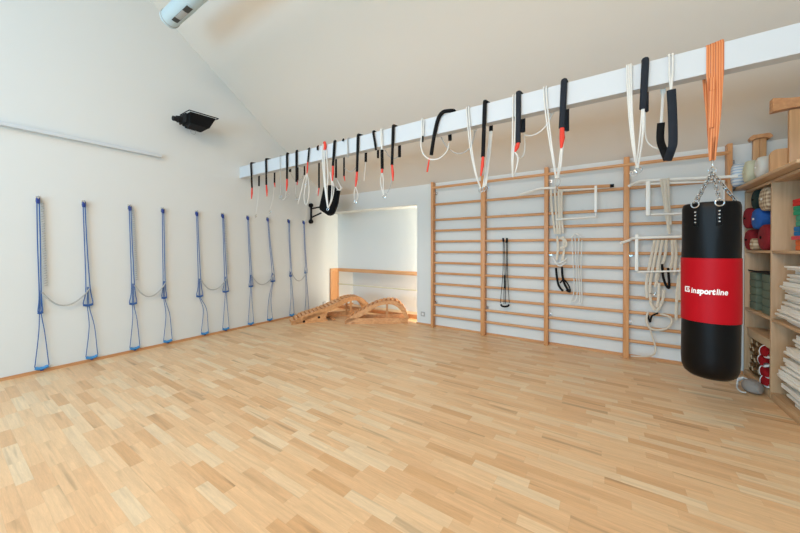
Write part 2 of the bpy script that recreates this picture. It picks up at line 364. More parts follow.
# ------------------------------------------------------------ backbenders
def backbender(P0, P1, wid, top, under, base_top, label, nsl, struts, holes=(), basespan=(0, 1), thick=.03):
    P0, P1 = Vector(P0), Vector(P1); d = (P1 - P0).normalized(); n = Vector((-d.y, d.x, 0))     # n points away from the camera
    t = thing('backbender', label, 'backbender', P0, 'slatted wooden backbenders in the alcove')
    def loc(px, py): q = onv(px, py, P0, n) - P0; return q.dot(d), max(q.z, .0)
    T = [loc(*p) for p in top]; U = [loc(*p) for p in under]
    Ts = smoothpath([(s, 0, z) for s, z in T], 4); Us = smoothpath([(s, 0, z) for s, z in U], 4)
    def at(s, z, k): return P0 + d * s + n * k + Vector((0, 0, z))
    L = max(T[-1][0], (P1 - P0).length)
    for k0 in (0, wid - thick):
        b = B(); poly = [(p.x, p.z) for p in Ts] + [(p.x, p.z) for p in reversed(Us)]
        # strip of quads between the outer and the inner curve
        N_ = 30
        def samp(C_, f): 
            x = f * (len(C_) - 1); i = min(int(x), len(C_) - 2); return C_[i].lerp(C_[i + 1], x - i)
        prev = None
        for i in range(N_ + 1):
            a, c = samp(Ts, i / N_), samp(Us, i / N_)
            q = [b.verts.new(at(a.x, a.z - .009, k0)), b.verts.new(at(c.x, c.z, k0)), b.verts.new(at(c.x, c.z, k0 + thick)), b.verts.new(at(a.x, a.z - .009, k0 + thick))]
            if prev:
                for j in range(4): b.faces.new((prev[j], prev[(j + 1) % 4], q[(j + 1) % 4], q[j]))
            else: b.faces.new(q)
            prev = q
        b.faces.new(prev[::-1]); s = obj('side_arch', b, 'arc', t)
        b = B(); bh = .10 if callable(base_top) else base_top
        bs = [(0, 0), (L * .97, 0), (L * .97, bh), (.02, bh)] if not callable(base_top) or k0 else [loc(*p) for p in base_top(L)]
        if k0 and callable(base_top): bs = [(.1, 0), (L * .97, 0), (L * .97, bh), (.4, bh)]
        prism(b, [at(x, z, k0) for x, z in bs], n * thick); obj('base_board', b, 'arc', t)
        for (px, py) in holes if k0 == 0 else ():
            sx, sz = loc(px, py); b = B(); c = at(sx, sz, -.0015)
            vs_ = [c + d * math.cos(a * PI / 10) * .022 + Vector((0, 0, math.sin(a * PI / 10) * .022)) for a in range(20)]
            prism(b, vs_, n * .006); obj('hand_hole_shade', b, 'black', t)  # no cut hole: a black disc gives the shade inside it as colour
        for px in struts:
            sx, _ = loc(px, 310); zt = min(samp(Us, i / 60).z for i in range(61) if abs(samp(Us, i / 60).x - sx) < .05)
            b = B(); box(b, (-.016, 0, base_top if not callable(base_top) else .02), (.016, thick * .8, zt + .01))
            for v in b.verts: v.co = at(sx + v.co.x, v.co.z, k0 + v.co.y)
            obj('strut', b, 'post', t)
    dist = [0]
    for a, c in zip(Ts, Ts[1:]): dist.append(dist[-1] + (c - a).length)
    for i in range(nsl):
        f = (i + .5) / nsl * dist[-1]; j = max(k for k in range(len(dist)) if dist[k] <= f); j = min(j, len(Ts) - 2)
        q = Ts[j].lerp(Ts[j + 1], (f - dist[j]) / max(1e-6, dist[j + 1] - dist[j])); tg = (Ts[j + 1] - Ts[j]).normalized()
        hw = min(.024, dist[-1] / nsl * .40); b = B(); nn = Vector((-tg.z, 0, tg.x))
        if nn.z < 0 and q.x < Ts[-1].x * .8: nn = -nn
        c4 = [q + tg * hw - nn * .016, q - tg * hw - nn * .016, q - tg * hw + nn * .0, q + tg * hw + nn * .0]
        prism(b, [at(c.x, max(c.z, .002), -.003) for c in c4], n * (wid + .006)); obj('slat', b, 'arc', t)
    for s in (.12, .5, .9):
        b = B(); box(b, (-.03, 0, .01), (.03, wid, .03))
        for v in b.verts: v.co = at(s * L * basespan[1] + v.co.x, v.co.z, v.co.y)
        obj('cross_bar', b, 'arc', t)
    return t
backbender((-4.56, 3.49, 0), (-3.81, 4.75, 0), .32,
    [(291, 322), (296, 319.6), (303, 315.3), (315, 311.5), (325.6, 307.5), (334.4, 303.5), (346, 298.3), (354, 296.6), (361, 297.3), (368, 303), (371.5, 311)],
    [(292, 325.5), (297, 325.5), (303, 321.5), (315, 317), (326.4, 312.6), (338, 307.3), (348.5, 301.8), (354, 300.5), (359.5, 301.3), (364.5, 306), (367.5, 312)],
    lambda L: [(291.5, 325.3), (325.5, 326.4), (328, 322.5), (326, 318), (327.5, 311.8), (315, 313.5), (303, 317.3), (293, 321.5)],
    'larger wooden slatted backbender with two dark hand holes, nearest the left wall', 24, (351,), ((304, 321.5), (319, 317.3)))
backbender((-3.83, 4.05, 0), (-2.90, 4.70, 0), .33,
    [(344.6, 321), (350, 316.5), (360, 311), (370, 305.6), (380, 301.7), (390, 300.2), (397, 301.5), (402, 305.5), (406, 311), (409, 318.5)],
    [(345, 324), (352, 321), (362, 316), (370, 310.5), (380, 305.5), (390, 304.3), (396, 306.3), (400, 309.8), (403, 314), (405, 319)],
    .10, 'smaller wooden slatted backbender with solid base board, nearest the alcove jamb', 17, (387,))

# ------------------------------------------------------------ blue ropes on the left wall
WX = LX + .03
def wl(x, y, dx=.03): return on(x, y, 0, LX + dx)
pairs = [((38, 200), (42, 369), (84, 205), (92, 358)), ((130, 208), (135, 348), (163, 211), (168, 341)), ((197, 212), (205, 334), (223, 214), (226, 329)),
         ((248, 217), (251, 325), (268, 219), (270, 321)), ((289, 220), (292, 315), (304, 221), (307, 311))]
ordn = ['nearest pair, furthest from the alcove', 'second pair from the left edge', 'middle pair of the five', 'second pair from the alcove', 'last pair, nearest the alcove']
ends = []
GR = [(.672, .645, .016), (1.040, .67, .040), (1.455, .625, .036), (1.79, .655, .028), (2.235, .62, .042), (2.615, .645, .045), (3.036, .685, .035), (3.452, .735, .040), (3.835, .80, .026), (4.195, .835, .030)]
for i, pr in enumerate(pairs):
    for j in (0, 1):
        tp, bt = wl(*pr[2 * j]), wl(*pr[2 * j + 1]); y0 = tp.y; z0 = 1.852
        lbl = 'blue looped stretching rope hung %s on white wall, %s' % (('left', 'right')[j], ordn[i])
        t = thing('wall_rope', lbl, 'exercise rope', (LX, y0, z0), 'blue stretching ropes along the left wall')
        b = B(); box(b, (LX - .002, y0 - .018, z0 - .03), (LX + .006, y0 + .018, z0 + .03), .002)
        tube(b, smoothpath([(LX, y0, z0 + .012), (LX + .03, y0, z0 + .012), (LX + .05, y0, z0), (LX + .05, y0, z0 + .03)], 4), .005, 6); obj('hook', b, 'steel', t)
        b = B(); box(b, (LX + .014, y0 - .014, z0 - .05), (LX + .046, y0 + .014, z0 + .012), .006); obj('strap_knot', b, 'navy', t)
        yb_, zg, sp = GR[i * 2 + j]
        # upper loop: two cords ending on a short grip
        b = B(); cx = LX + .03
        tube(b, smoothpath([(cx, y0 - .008, z0), (cx, y0 - .010 + (yb_ - y0) * .4, 1.40), (cx, yb_ - sp * .45, zg + .20), (cx, yb_ - sp, zg + .03), (cx, yb_ - sp * .8, zg)], 5), .0048, 6)
        tube(b, smoothpath([(cx, y0 + .008, z0), (cx, y0 + .010 + (yb_ - y0) * .4, 1.40), (cx, yb_ + sp * .45, zg + .20), (cx, yb_ + sp, zg + .03), (cx, yb_ + sp * .8, zg)], 5), .0048, 6); obj('upper_cord', b, 'blue', t)
        b = B(); tube(b, smoothpath([(cx, yb_ - sp, zg + .004), (cx, yb_, zg - .006), (cx, yb_ + sp, zg + .004)], 4), .013, 8); obj('upper_grip', b, 'blue', t)
        # lower loop down to the light blue foot grip
        yl = bt.y; s2 = .046; b = B(); cx = LX + .028
        for s in (-1, 1): tube(b, smoothpath([(cx, yb_ + s * .005, .88), (cx, yb_ + s * .006, zg), (cx, yl + s * .022, .42), (cx, yl + s * s2, .12), (cx, yl + s * (s2 + .004), .075), (cx, yl + s * s2 * .8, .052)], 5), .0038, 6)
        obj('lower_cord', b, 'blue', t)
        b = B(); P = smoothpath([(cx, yl - s2, .062), (cx, yl - s2 * .4, .05), (cx, yl + s2 * .4, .05), (cx, yl + s2, .062)], 4)
        tube(b, P, .016, 10); obj('foot_grip', b, 'grip', t)
        b = B(); tube(b, [(cx, yl - .012, .033), (cx, yl + .012, .033)], .011, 8); obj('stitching', b, 'navy', t)
        ends.append((yb_ + .01, .86))
        if j == 0 and i < 2 or (i == 2 and j == 1):
            b = B(); yy = y0 + .032
            for k in range(34):
                f = k / 34; ring(b, (LX + .024, yy + f * (yb_ - y0 + .01), z0 - .05 - f * .90), .011, .0035, (0, 1, .5), (1, 0, 0), 8, 5)
            obj('braided_cord', b, 'grey', t)
    (ya, za), (yc, zc) = ends[-2:]
    b = B(); cx = LX + .05; dip = .165
    Pp = [(cx, ya + (yc - ya) * f, za + (zc - za) * f - dip * 4 * f * (1 - f) * (1 - .25 * (f - .5))) for f in [k / 12 for k in range(13)]]
    tube(b, Pp, .0075, 8)
    o = single('linking_rope', b, 'grey', 'sagging grey rope linking the two blue ropes of the ' + ordn[i], 'rope', (LX, (ya + yc) / 2, za), 'grey ropes linking the blue pairs')

# ------------------------------------------------------------ outlets
def outlet(P, n, up, lbl):
    P, n = Vector(P), Vector(n); s = n.cross(Vector((0, 0, 1)))
    t = thing('wall_outlet', lbl, 'outlet', P)
    b = B(); g = box(b, (-.04, 0, -.04), (.04, .01, .04), .004)
    for v in b.verts: v.co = P + s * v.co.x + n * v.co.y + Vector((0, 0, v.co.z))
    obj('cover_plate', b, 'grey', t)
    b = B(); tube(b, [P + n * .0101, P + n * .0125], .021, 20); obj('socket', b, 'plastic', t)
outlet((-2.674, BY, .184), (0, -1, 0), 0, 'small square socket low on the white wall between alcove and wall bars')
outlet((LX, 4.70, .147), (1, 0, 0), 0, 'small square socket low on the left wall beside the railing')

# ------------------------------------------------------------ black floodlight on the left wall
t = thing('wall_floodlight', 'black angular uplight box fixed high on the left white wall', 'light fixture', (LX, 2.22, 3.15))
b = B(); xf, xb = -4.70, -4.96
V8 = [b.verts.new(p) for p in ((xf, 1.98, 3.175), (xf, 2.315, 3.19), (xb, 2.33, 3.19), (xb, 1.98, 3.175), (xf, 1.985, 3.02), (xf, 2.225, 3.02), (xb, 2.23, 3.035), (xb, 1.985, 3.035))]
for f_ in ((0, 1, 2, 3), (7, 6, 5, 4), (0, 4, 5, 1), (1, 5, 6, 2), (2, 6, 7, 3), (3, 7, 4, 0)): b.faces.new([V8[k] for k in f_])
bmesh.ops.bevel(b, geom=list(b.edges), offset=.006, segments=2, affect='EDGES'); obj('housing', b, 'black', t)
b = B(); prism(b, [(xf - .005, 1.99, 3.019), (xf - .015, 2.215, 3.019), (xf - .12, 2.17, 2.975), (xf - .12, 2.0, 2.975)], (-.05, 0, .012)); obj('lower_lip', b, 'foam', t)
b = B(); tube(b, [(xf + .006, 1.965, 3.185), (xf + .006, 2.345, 3.20), (xb, 2.345, 3.20), (xb, 1.965, 3.185)], .008, 4, closed=True); obj('rim', b, 'black', t)
b = B(); box(b, (xb - .02, 1.955, 3.05), (xb + .18, 1.979, 3.17), .004); obj('end_plate', b, 'foam', t)
b = B(); box(b, (LX - .002, 2.06, 3.05), (LX + .02, 2.26, 3.17), .004); box(b, (LX + .01, 2.12, 3.08), (xb + .01, 2.2, 3.14)); obj('wall_bracket', b, 'black', t)
b = B(); tube(b, [(-4.90, 1.85, 3.085), (-4.90, 1.90, 3.09)], .032, 14); tube(b, [(-4.90, 1.90, 3.09), (-4.90, 1.957, 3.10)], .045, 14); obj('lamp_knob', b, 'foam', t)
b = B(); tube(b, smoothpath([(-4.82, 2.03, 3.0), (-4.82, 2.04, 2.93), (-4.82, 2.09, 2.925), (-4.82, 2.1, 3.0)], 5), .004, 6); obj('cable_loop', b, 'grey', t)

# ------------------------------------------------------------ air duct near the ridge
dc = Vector((-4.3, 1.595, 4.02))
t = thing('air_duct', 'pale cylindrical air duct with a slotted outlet under the roof', 'air duct', (-1.3, dc.y, dc.z))
b = B(); R = .094
lathe(b, [(.0, -.004), (.07, -.004), (R + .006, 0), (R + .006, .02), (R, .03)] + [(R + (.003 if (k % 8) == 0 else 0), .45 + k * .05) for k in range(108)] + [(R, 6.03)], dc, 36, axis=0); obj('duct_tube', b, 'duct', t)
b = B()
lathe(b, [(.03, -.012), (.08, -.012), (.082, -.004), (.03, -.004)], dc, 32, axis=0); obj('end_cap', b, 'duct', t)
b = B(); ring(b, dc + Vector((.03, 0, 0)), R + .003, .004, (0, 1, 0), (0, 0, 1), 36, 5); ring(b, dc + Vector((.001, 0, 0)), R + .002, .004, (0, 1, 0), (0, 0, 1), 36, 5); obj('seam_ring', b, 'grey', t)
vv = Vector((0, -.10, -1)).normalized(); s_ = Vector((1, 0, 0)); wv = s_.cross(vv)
def slot(x0, x1, hw, r1, nm, m):                            # a curved panel lying on the tube
    b = B(); n = 6; prev = None
    for k in range(n + 1):
        a = (k / n * 2 - 1) * hw / R; p = vv * math.cos(a) + wv * math.sin(a)
        q4 = [b.verts.new(dc + s_ * x + p * r) for x, r in ((x0, R - .01), (x1, R - .01), (x1, r1), (x0, r1))]
        if prev:
            for j in range(4): b.faces.new((prev[j], prev[(j + 1) % 4], q4[(j + 1) % 4], q4[j]))
        else: b.faces.new(q4)
        prev = q4
    b.faces.new(prev[::-1]); obj(nm, b, m, t)
slot(.14, .56, .036, R + .005, 'outlet_frame', 'duct'); slot(.16, .54, .028, R + .008, 'outlet_grille', 'darkgap'); slot(.25, .43, .027, R + .011, 'damper', 'grey')
b = B()
for x in (-3.5, -1.5, .5): tube(b, [(x, dc.y, dc.z + R - .005), (x, dc.y, RIDGE - dc.y * SL + .01)], .004, 5)
obj('hanger_wire', b, 'steel', t)

# ------------------------------------------------------------ ropes over the beam
YF, YK, YM = YB0 - .02, YB1 + .02, (YB0 + YB1) / 2
def Fp(x, y): return on(x, y, 1, YF)
def Bp(x, y): return on(x, y, 1, YK)
def Mp(x, y): return on(x, y, 1, YM)
def over(fx, fy, bx=None, r=.018, f_low=None, b_low=None):
    """path from front low point over the beam to the back low point; fx,fy pixel where it crosses the beam's top front edge"""
    a = Fp(fx, fy); X0 = a.x; zt = ZB1 + r
    X1 = Bp(*b_low).x if b_low else (Bp(bx, 170).x if bx else X0 + .02)
    pts = []
    if f_low: 
        l = Fp(*f_low); pts += [l, l.lerp(Vector((X0, YF, ZB1 - .01)), .5)]
    pts += [Vector((X0, YF - .001, ZB1 - .012)), Vector((X0 + (X1 - X0) * .1, YB0 + .002, zt)), Vector((X0 + (X1 - X0) * .9, YB1 - .002, zt)), Vector((X1, YK, ZB1 - .012))]
    pts += [Bp(*b_low)] if b_low else [Vector((X1, YK, ZB0 + .03))]
    return pts
def ringat(t, c, R=.022, m='steel'):
    b = B(); ring(b, c, R, .004, (1, 0, .2), (0, .2, 1), 14, 6); obj('ring', b, m, t)
SLG = 'rope slings over the beam'
def sling(lbl, top, flow=None, red=None, blow=None, bred=None, sleeve='black', sr=.016, ropes=(), rg=None, rope='white', rr=.006, wf=None, cat='rope sling'):
    c = Fp(*top); t = thing('rope_sling', lbl, cat, (c.x, YM, ZB1), SLG)
    if sleeve:
        P = over(*top, r=sr * .8, f_low=flow, b_low=blow)
        b = B(); tube(b, smoothpath(P, 5), sr * .75, 8, rx=sr, ref=None); obj('sleeve', b, sleeve, t)
    if red:
        b = B(); a = Fp(*flow); e = Fp(*red); tube(b, [a + (a - e) * .08, a.lerp(e, .5) + Vector((.004, 0, 0)), e], sr * .85, 8, radii=[.8, 1, .45]); obj('red_end', b, 'red', t)
    if bred:
        b = B(); a = Bp(*blow); e = Bp(*bred); tube(b, [a, e], sr * .7, 8, radii=[1, .5]); obj('red_end', b, 'red', t)
    for rp in ropes:
        fn = {'f': Fp, 'b': Bp, 'm': Mp}
        P = [fn[k](x, y) for k, x, y in rp]
        b = B(); tube(b, smoothpath(P, 6), rr, 6); obj('cord', b, rope, t)
    if rg: ringat(t, Mp(*rg))
    return t
def looped(lbl, top, pts, rr=.006, rope='white', rg=None, blow=None, clip=None, n=1, gap=.016, cat='rope sling'):
    """white rope over the beam whose front strands continue down through pts"""
    c = Fp(*top); t = thing('rope_sling', lbl, cat, (c.x, YM, ZB1), SLG)
    for k in range(n):
        P = over(*top, r=rr, b_low=blow)[:]; P = [p + Vector((k * gap - (n - 1) * gap / 2, 0, 0)) for p in P]
        low = [dict(f=Fp, b=Bp, m=Mp)[q](x, y) + Vector(((k * gap - (n - 1) * gap / 2) * (1 - .9 * i / max(1, len(pts) - 1)), 0, 0)) for i, (q, x, y) in enumerate(pts)]
        b = B(); tube(b, smoothpath(list(reversed(low)) + P, 6), rr, 6); obj('cord', b, rope, t)
    if rg: ringat(t, Mp(*rg))
    return t
sling('black sleeved rope sling with red end, first by the left wall', (251, 162.5), (252, 188), (251.5, 199), (259, 186), ropes=[[('b', 259, 186), ('b', 258, 200), ('m', 256, 213)]], rg=(256, 216), rr=.003)
sling('black sleeved rope sling with red ends, second from the left wall', (266, 159), (266.3, 185), (267, 196.5), (274.5, 183), (275, 187), ropes=[[('b', 274.5, 183), ('b', 273, 198), ('m', 270, 209)]], rg=(270, 212), rr=.003)
looped('pale grey rope over the beam between second and third black sleeves, curling to a ring', (280, 156.5), [('f', 280.3, 170), ('f', 281, 190), ('m', 281, 199), ('m', 285, 199), ('m', 289, 194)], rr=.005, rope='grey', rg=(280.5, 197))
sling('black sleeved rope sling with red end, third from the left wall', (287, 153), (287, 179), (286.5, 191), (290, 172), sr=.017, ropes=[[('f', 286.5, 189), ('f', 285, 198), ('m', 283, 200)]], rr=.003)
sling('black sleeved rope sling, fourth from the left wall, with ring below', (296.5, 150.5), (296.5, 182), None, (297.5, 180), (297, 185), sr=.018,
      ropes=[[('f', 296.5, 182), ('f', 295.5, 195), ('m', 297, 198)], [('b', 289.5, 170), ('b', 293, 178), ('b', 297.5, 181), ('b', 302, 178), ('b', 304.5, 170)]], rg=(297, 199.5), rope='grey', rr=.004)
t = sling('thin black sling with long red end and doubled white rope, fifth from the left wall', (309, 148), (307.7, 162), (306.8, 175), (304.5, 175), None, sr=.012,
      ropes=[[('f', 307, 173), ('f', 304, 180), ('f', 301, 192), ('f', 298, 204)], [('f', 307, 173), ('f', 309, 185), ('f', 308.5, 198), ('f', 306, 205), ('f', 304, 197), ('f', 306, 182), ('f', 307, 173)]], rg=(306, 184), rr=.005)
sling('black strap hanging behind the beam left of the black wall unit', (317.5, 145.7), (317.5, 150), None, (319, 188), (318, 196), sr=.013, ropes=[[('b', 319, 188), ('b', 317, 191), ('b', 316, 194)]], rr=.005)
t = looped('bundle of white ropes over the beam hanging before the black wall unit', (323.5, 144.5), [('f', 323.5, 160), ('f', 325, 185), ('f', 327.5, 207)], rr=.006, n=3, gap=.02, rg=(328, 209))
b = B(); tube(b, smoothpath([Fp(324.5, 142), Fp(325.2, 146), Fp(324.6, 150)], 4), .018, 8); obj('red_tag', b, 'red', t)
for pts in ([('f', 326, 150), ('f', 328, 175), ('f', 327, 190), ('f', 328, 208)], [('f', 330, 172), ('f', 332, 185), ('f', 331, 200), ('f', 328, 208)]):
    b = B(); tube(b, smoothpath([Fp(x, y) for _, x, y in pts], 6), .007, 6); obj('cord', b, 'white', t)
sling('black sleeved sling with long red end right of the bundle of white ropes', (334.5, 140.5), (333, 166), (332.3, 181), (336, 178), sr=.018, ropes=[[('f', 332.3, 181), ('f', 334, 188), ('f', 332, 200), ('m', 329, 207)], [('b', 336, 178), ('b', 341, 188), ('b', 337, 190)]])
t = looped('pale grey rope over the beam just left of the ring sling, sagging behind', (347.5, 136.5), [('f', 347.7, 146), ('f', 348, 158)], rr=.007, rope='grey', blow=(358, 162))
b = B(); tube(b, smoothpath([Bp(344.5, 168), Bp(349, 171.5), Bp(354, 170), Bp(357, 165), Bp(358, 161)], 5), .005, 6); obj('cord', b, 'grey', t)
sling('short black strap end hanging behind the beam beside the pale sagging rope', (343, 138.3), (343, 141), None, (344, 176), (345, 181), sr=.013, cat='rope sling')
sling('black sleeved sling with tapered red end above a ring, left of the alcove middle', (358, 134.5), (357, 172), (355.5, 187), (365.8, 162), None, sr=.018,
      ropes=[[('f', 355.5, 186), ('f', 354, 194), ('m', 354.5, 200)], [('f', 355.5, 186), ('f', 358, 196), ('m', 356, 201)], [('b', 365.8, 162), ('b', 364, 181)]], rg=(355.5, 202), rr=.005)
sling('slanting black sleeve over the beam, left neighbour of the white rope with carabiner', (373.3, 131), (376, 150), None, (378, 158), None, sr=.014)
t = looped('white rope over the beam with black sleeve below, red band and ring', (381.3, 130), [('f', 381.6, 142), ('f', 381.8, 152)], rr=.007, n=2)
b = B(); tube(b, [Fp(382, 150), Fp(382.2, 169)], .018, 8); obj('sleeve', b, 'black', t)
b = B(); tube(b, [Fp(382.2, 169), Fp(382, 173)], .014, 8); obj('red_end', b, 'red', t)
for dx in (-1.4, 1.4): 
    b = B(); tube(b, smoothpath([Fp(382, 172), Fp(382 + dx, 180), Fp(382.3 + dx * .6, 188), Fp(383.5, 195)], 5), .005, 6); obj('cord', b, 'white', t)
b = B(); ring(b, Fp(384.5, 196), .028, .004, (1, 0, 0), (0, .3, 1), 14, 6, .8); obj('ring', b, 'steel', t)
sling('straight black sleeved sling with slim red end, above the alcove right side', (393.2, 125.5), (392, 165), (393, 181), (399.5, 157), None, sr=.018,
      ropes=[[('f', 392.5, 178), ('f', 390, 187), ('f', 387.5, 193)], [('b', 385, 150), ('b', 389, 156), ('b', 394, 158.5), ('b', 399.5, 156)]], rr=.005, rope='grey')
t = looped('white rope over the beam sagging wide under the curved black sleeve', (422, 120.5), [('f', 422, 132), ('f', 421, 146), ('f', 424, 155), ('f', 431, 159.5), ('f', 440, 158), ('m', 447, 151), ('b', 449, 143)], n=1, rr=.0075)
b = B(); tube(b, [Fp(424, 119.5), Fp(423.2, 136)], .006, 6); obj('cord', b, 'white', t)
b = B(); tube(b, [Fp(422.8, 136), Fp(422.8, 142)], .009, 6); obj('knot', b, 'black', t)
t = thing('rope_sling', 'thick curved black sleeve arching over the beam with thin red end', 'rope sling', tuple(Fp(445, 112)), SLG)
b = B(); a = Fp(447, 112.5); tube(b, smoothpath([Vector((Bp(450, 143).x, YK, ZB0 - .05)), Vector((Bp(450, 130).x, YK, ZB1 - .02)), Vector((a.x + .05, YM, ZB1 + .02)), Vector((a.x, YB0 - .01, ZB1 + .018)), Fp(442.5, 112.5), Fp(438.5, 118), Fp(435.5, 129), Fp(433, 143), Fp(431.3, 155)], 5), .019, 10); obj('sleeve', b, 'black', t)
b = B(); tube(b, [Fp(429.5, 158), Fp(428.3, 165), Fp(427.2, 172)], .009, 8, radii=[.7, 1, 1]); obj('red_end', b, 'red', t)
t = looped('white doubled rope over the beam reaching the second upright, beside tall black sleeve', (467.5, 106.5), [('f', 468.5, 122), ('f', 471, 148), ('f', 475.5, 172), ('m', 480.5, 188)], n=2, gap=.022, rg=(481, 190), blow=(475, 131))
b = B(); tube(b, smoothpath([Bp(441, 137), Bp(447, 147), Bp(457, 153.5), Bp(466, 151.5), Bp(472, 144), Bp(475, 131)], 5), .006, 6); obj('sagging_cord', b, 'grey', t)
sling('tall black sleeved sling with straight red end before the second upright of the wall bars', (484.8, 101.5), (483, 157), (480.8, 176), (491, 131), None, sr=.019,
      ropes=[[('b', 491, 131), ('b', 489, 155), ('m', 484.5, 187)], [('b', 492, 131), ('b', 490.5, 150), ('m', 486, 186)], [('b', 490, 131), ('b', 487, 160), ('m', 483, 187)]], rg=(484, 189))
t = looped('white ropes over the beam just left of a flat black sleeve', (514.5, 94.5), [('f', 514.3, 112), ('f', 513.5, 140), ('f', 512.5, 160), ('m', 512.8, 177)], n=2, gap=.025, blow=(514, 118))
sling('flat black sleeved sling with red and black wrap, beside white ropes', (518.3, 93), (518.2, 143), (514.8, 152), (523, 132), None, sleeve='slate', sr=.022,
      ropes=[[('f', 514.8, 152), ('f', 518, 158), ('f', 516, 170), ('m', 513, 177)], [('b', 524, 136), ('b', 525, 146), ('b', 523, 156), ('m', 519, 158)], [('b', 524, 135), ('b', 532, 135.5), ('b', 541, 131), ('b', 548, 123), ('b', 552, 114)]])
t = looped('long white doubled rope over the beam, slanting down right to a carabiner', (545, 87.5), [('f', 546, 105), ('f', 549.5, 135), ('f', 553, 158), ('m', 556, 178)], n=2, gap=.02, blow=(552, 114))
t = sling('wide slate sleeved sling with broad red band, above the third upright', (564, 81), (562, 128), (561.3, 148.5), (566, 131), None, sleeve='slate', sr=.024,
      ropes=[[('f', 561, 147), ('f', 559, 165), ('m', 557, 178)], [('f', 562, 147), ('f', 561, 165), ('m', 558, 178)], [('b', 565, 131), ('b', 562, 155), ('m', 558, 178)]])
b = B(); c = Mp(557.3, 182); ring(b, c, .035, .005, (1, 0, 0), (0, 0, 1), 16, 6, .6); ring(b, c - Vector((0, 0, .055)), .018, .004, (0, 1, 0), (0, 0, 1)); obj('carabiner', b, 'steel', t)
t = looped('white tripled rope over the beam falling to steel rings, left of the right dark sleeve', (629, 65), [('f', 629.3, 85), ('f', 631, 120), ('f', 634, 150), ('m', 637, 167)], n=3, gap=.012, rg=(634, 173))
b = B(); ring(b, Mp(638.5, 170), .022, .004, (1, .3, 0), (0, .2, 1)); obj('ring', b, 'steel', t)
sling('flat slate sleeved strap on the beam with white ropes converging below', (645.3, 59.5), (643, 109), None, (645, 112), None, sleeve='slate', sr=.022,
      ropes=[[('f', 642, 108), ('f', 640, 135), ('m', 636, 168)], [('f', 644, 108), ('f', 643, 135), ('m', 638, 168)], [('f', 643, 108), ('f', 642, 140), ('m', 637.5, 168)], [('b', 645, 112), ('b', 645.5, 135), ('b', 650, 145), ('b', 660, 149.5)]], rr=.005)
t = looped('white rope pair over the beam joining a black padded V shaped sling', (671, 54), [('f', 671, 70), ('f', 671, 92)], n=2, gap=.018, blow=(663, 94))
b = B(); tube(b, smoothpath([Bp(663, 90), Bp(662, 110), Bp(661, 124)], 5), .009, 6); obj('cord', b, 'white', t)
b = B(); tube(b, smoothpath([Fp(671.2, 90), Fp(672.3, 110), Fp(673, 140), Fp(671.5, 149), Mp(667.5, 160)], 5), .012, 10, rx=.026); obj('padded_sleeve', b, 'slate', t)
b = B(); tube(b, smoothpath([Bp(661, 123), Bp(660.3, 140), Mp(664, 151), Mp(667.5, 160)], 5), .012, 10, rx=.024); obj('padded_sleeve', b, 'black', t)

# ------------------------------------------------------------ black wall unit near the alcove, behind the ropes
t = thing('wall_speaker', 'black angular loudspeaker on a black wall bracket by the alcove', 'speaker', (LX, 4.33, 2.0))
b = B(); tube(b, [(LX + .03, 4.33, 1.86), (LX + .03, 4.33, 2.21)], .02, 10)
for z in (1.87, 2.2): tube(b, [(LX - .002, 4.33, z), (LX + .05, 4.33, z)], .042, 14)
obj('wall_bracket', b, 'black', t)
yq = 4.2
def q(x, y, Y): return on(x, y, 1, Y)
b = B(); tube(b, [(LX + .03, 4.33, 1.95), q(321, 213, 4.25)], .016, 8); tube(b, [(LX + .03, 4.33, 2.13), q(320, 207, 4.25)], .014, 8); obj('bracket_arm', b, 'black', t)
b = B(); poly = [q(323.5, 186, 4.12), q(330, 184.5, 4.12), q(339.5, 188, 4.12), q(337, 204, 4.12), q(333, 214, 4.12), q(328, 215.5, 4.12), q(318.5, 209, 4.12)]
prism(b, poly, (-.09, .13, .0)); bmesh.ops.bevel(b, geom=list(b.edges), offset=.02, segments=3, affect='EDGES'); obj('housing', b, 'black', t)
b = B(); tube(b, smoothpath([q(336, 187, 4.09), q(339, 190, 4.08), q(341, 189.5, 4.08), q(341.5, 187, 4.1)], 4), .012, 6); obj('edge_strip', b, 'plastic', t)

# ------------------------------------------------------------ items on the wall bars
def K(x, y, d=.1): return on(x, y, 1, BY - d)
def pullup(lbl, pxs, frame_px, d=.16):
    """white bar with a bent end hooked on a rung, and a white drop frame under it"""
    c = K(*pxs[0]); t = thing('pull_up_bar', lbl, 'pull-up bar', tuple(c))
    b = B(); tube(b, smoothpath([K(x, y, dd) for x, y, dd in [(p[0], p[1], p[2] if len(p) > 2 else d) for p in pxs]], 6), .016, 10); obj('bar', b, 'enamel', t)
    fr = B()
    tube(fr, [K(x, y, d - .025) for x, y in frame_px], .012, 8); obj('drop_frame', fr, 'enamel', t)
    return t
t = pullup('white bent end pull-up bar with drop frame on the third wall bar bay', [(519, 195, .26), (530, 191.5, .2), (541, 188.5, .15), (556, 188, .14)], [(557, 190.5), (595.5, 188.5), (595.8, 217), (556, 219.5)])
b = B(); tube(b, [K(556, 188, .14), K(613, 185.7, .14)], .019, 10); obj('grip', b, 'bar', t)
b = B(); tube(b, [K(610, 185.9, .14), K(614, 185.6, .14)], .021, 10); obj('end_stop', b, 'black', t)
b = B(); box(b, (K(594.4, 187, .14).x, BY - .16, 1.78), (K(597.2, 187, .14).x, BY - .14, 2.11), .003); obj('side_plate', b, 'enamel', t)
t = pullup('white pull-up bar with drop frame on the fourth bay, upper one behind the bag chains', [(629, 186, .26), (636, 183, .2), (648, 180.5, .15), (690, 178.5, .15), (738, 176.3, .22)], [(648.5, 184), (724, 181), (724, 212), (651, 214.5)])
b = B(); xx = K(648, 181, .14).x; box(b, (xx - .02, BY - .16, 1.71), (xx + .02, BY - .14, 2.12), .003); obj('side_plate', b, 'enamel', t)
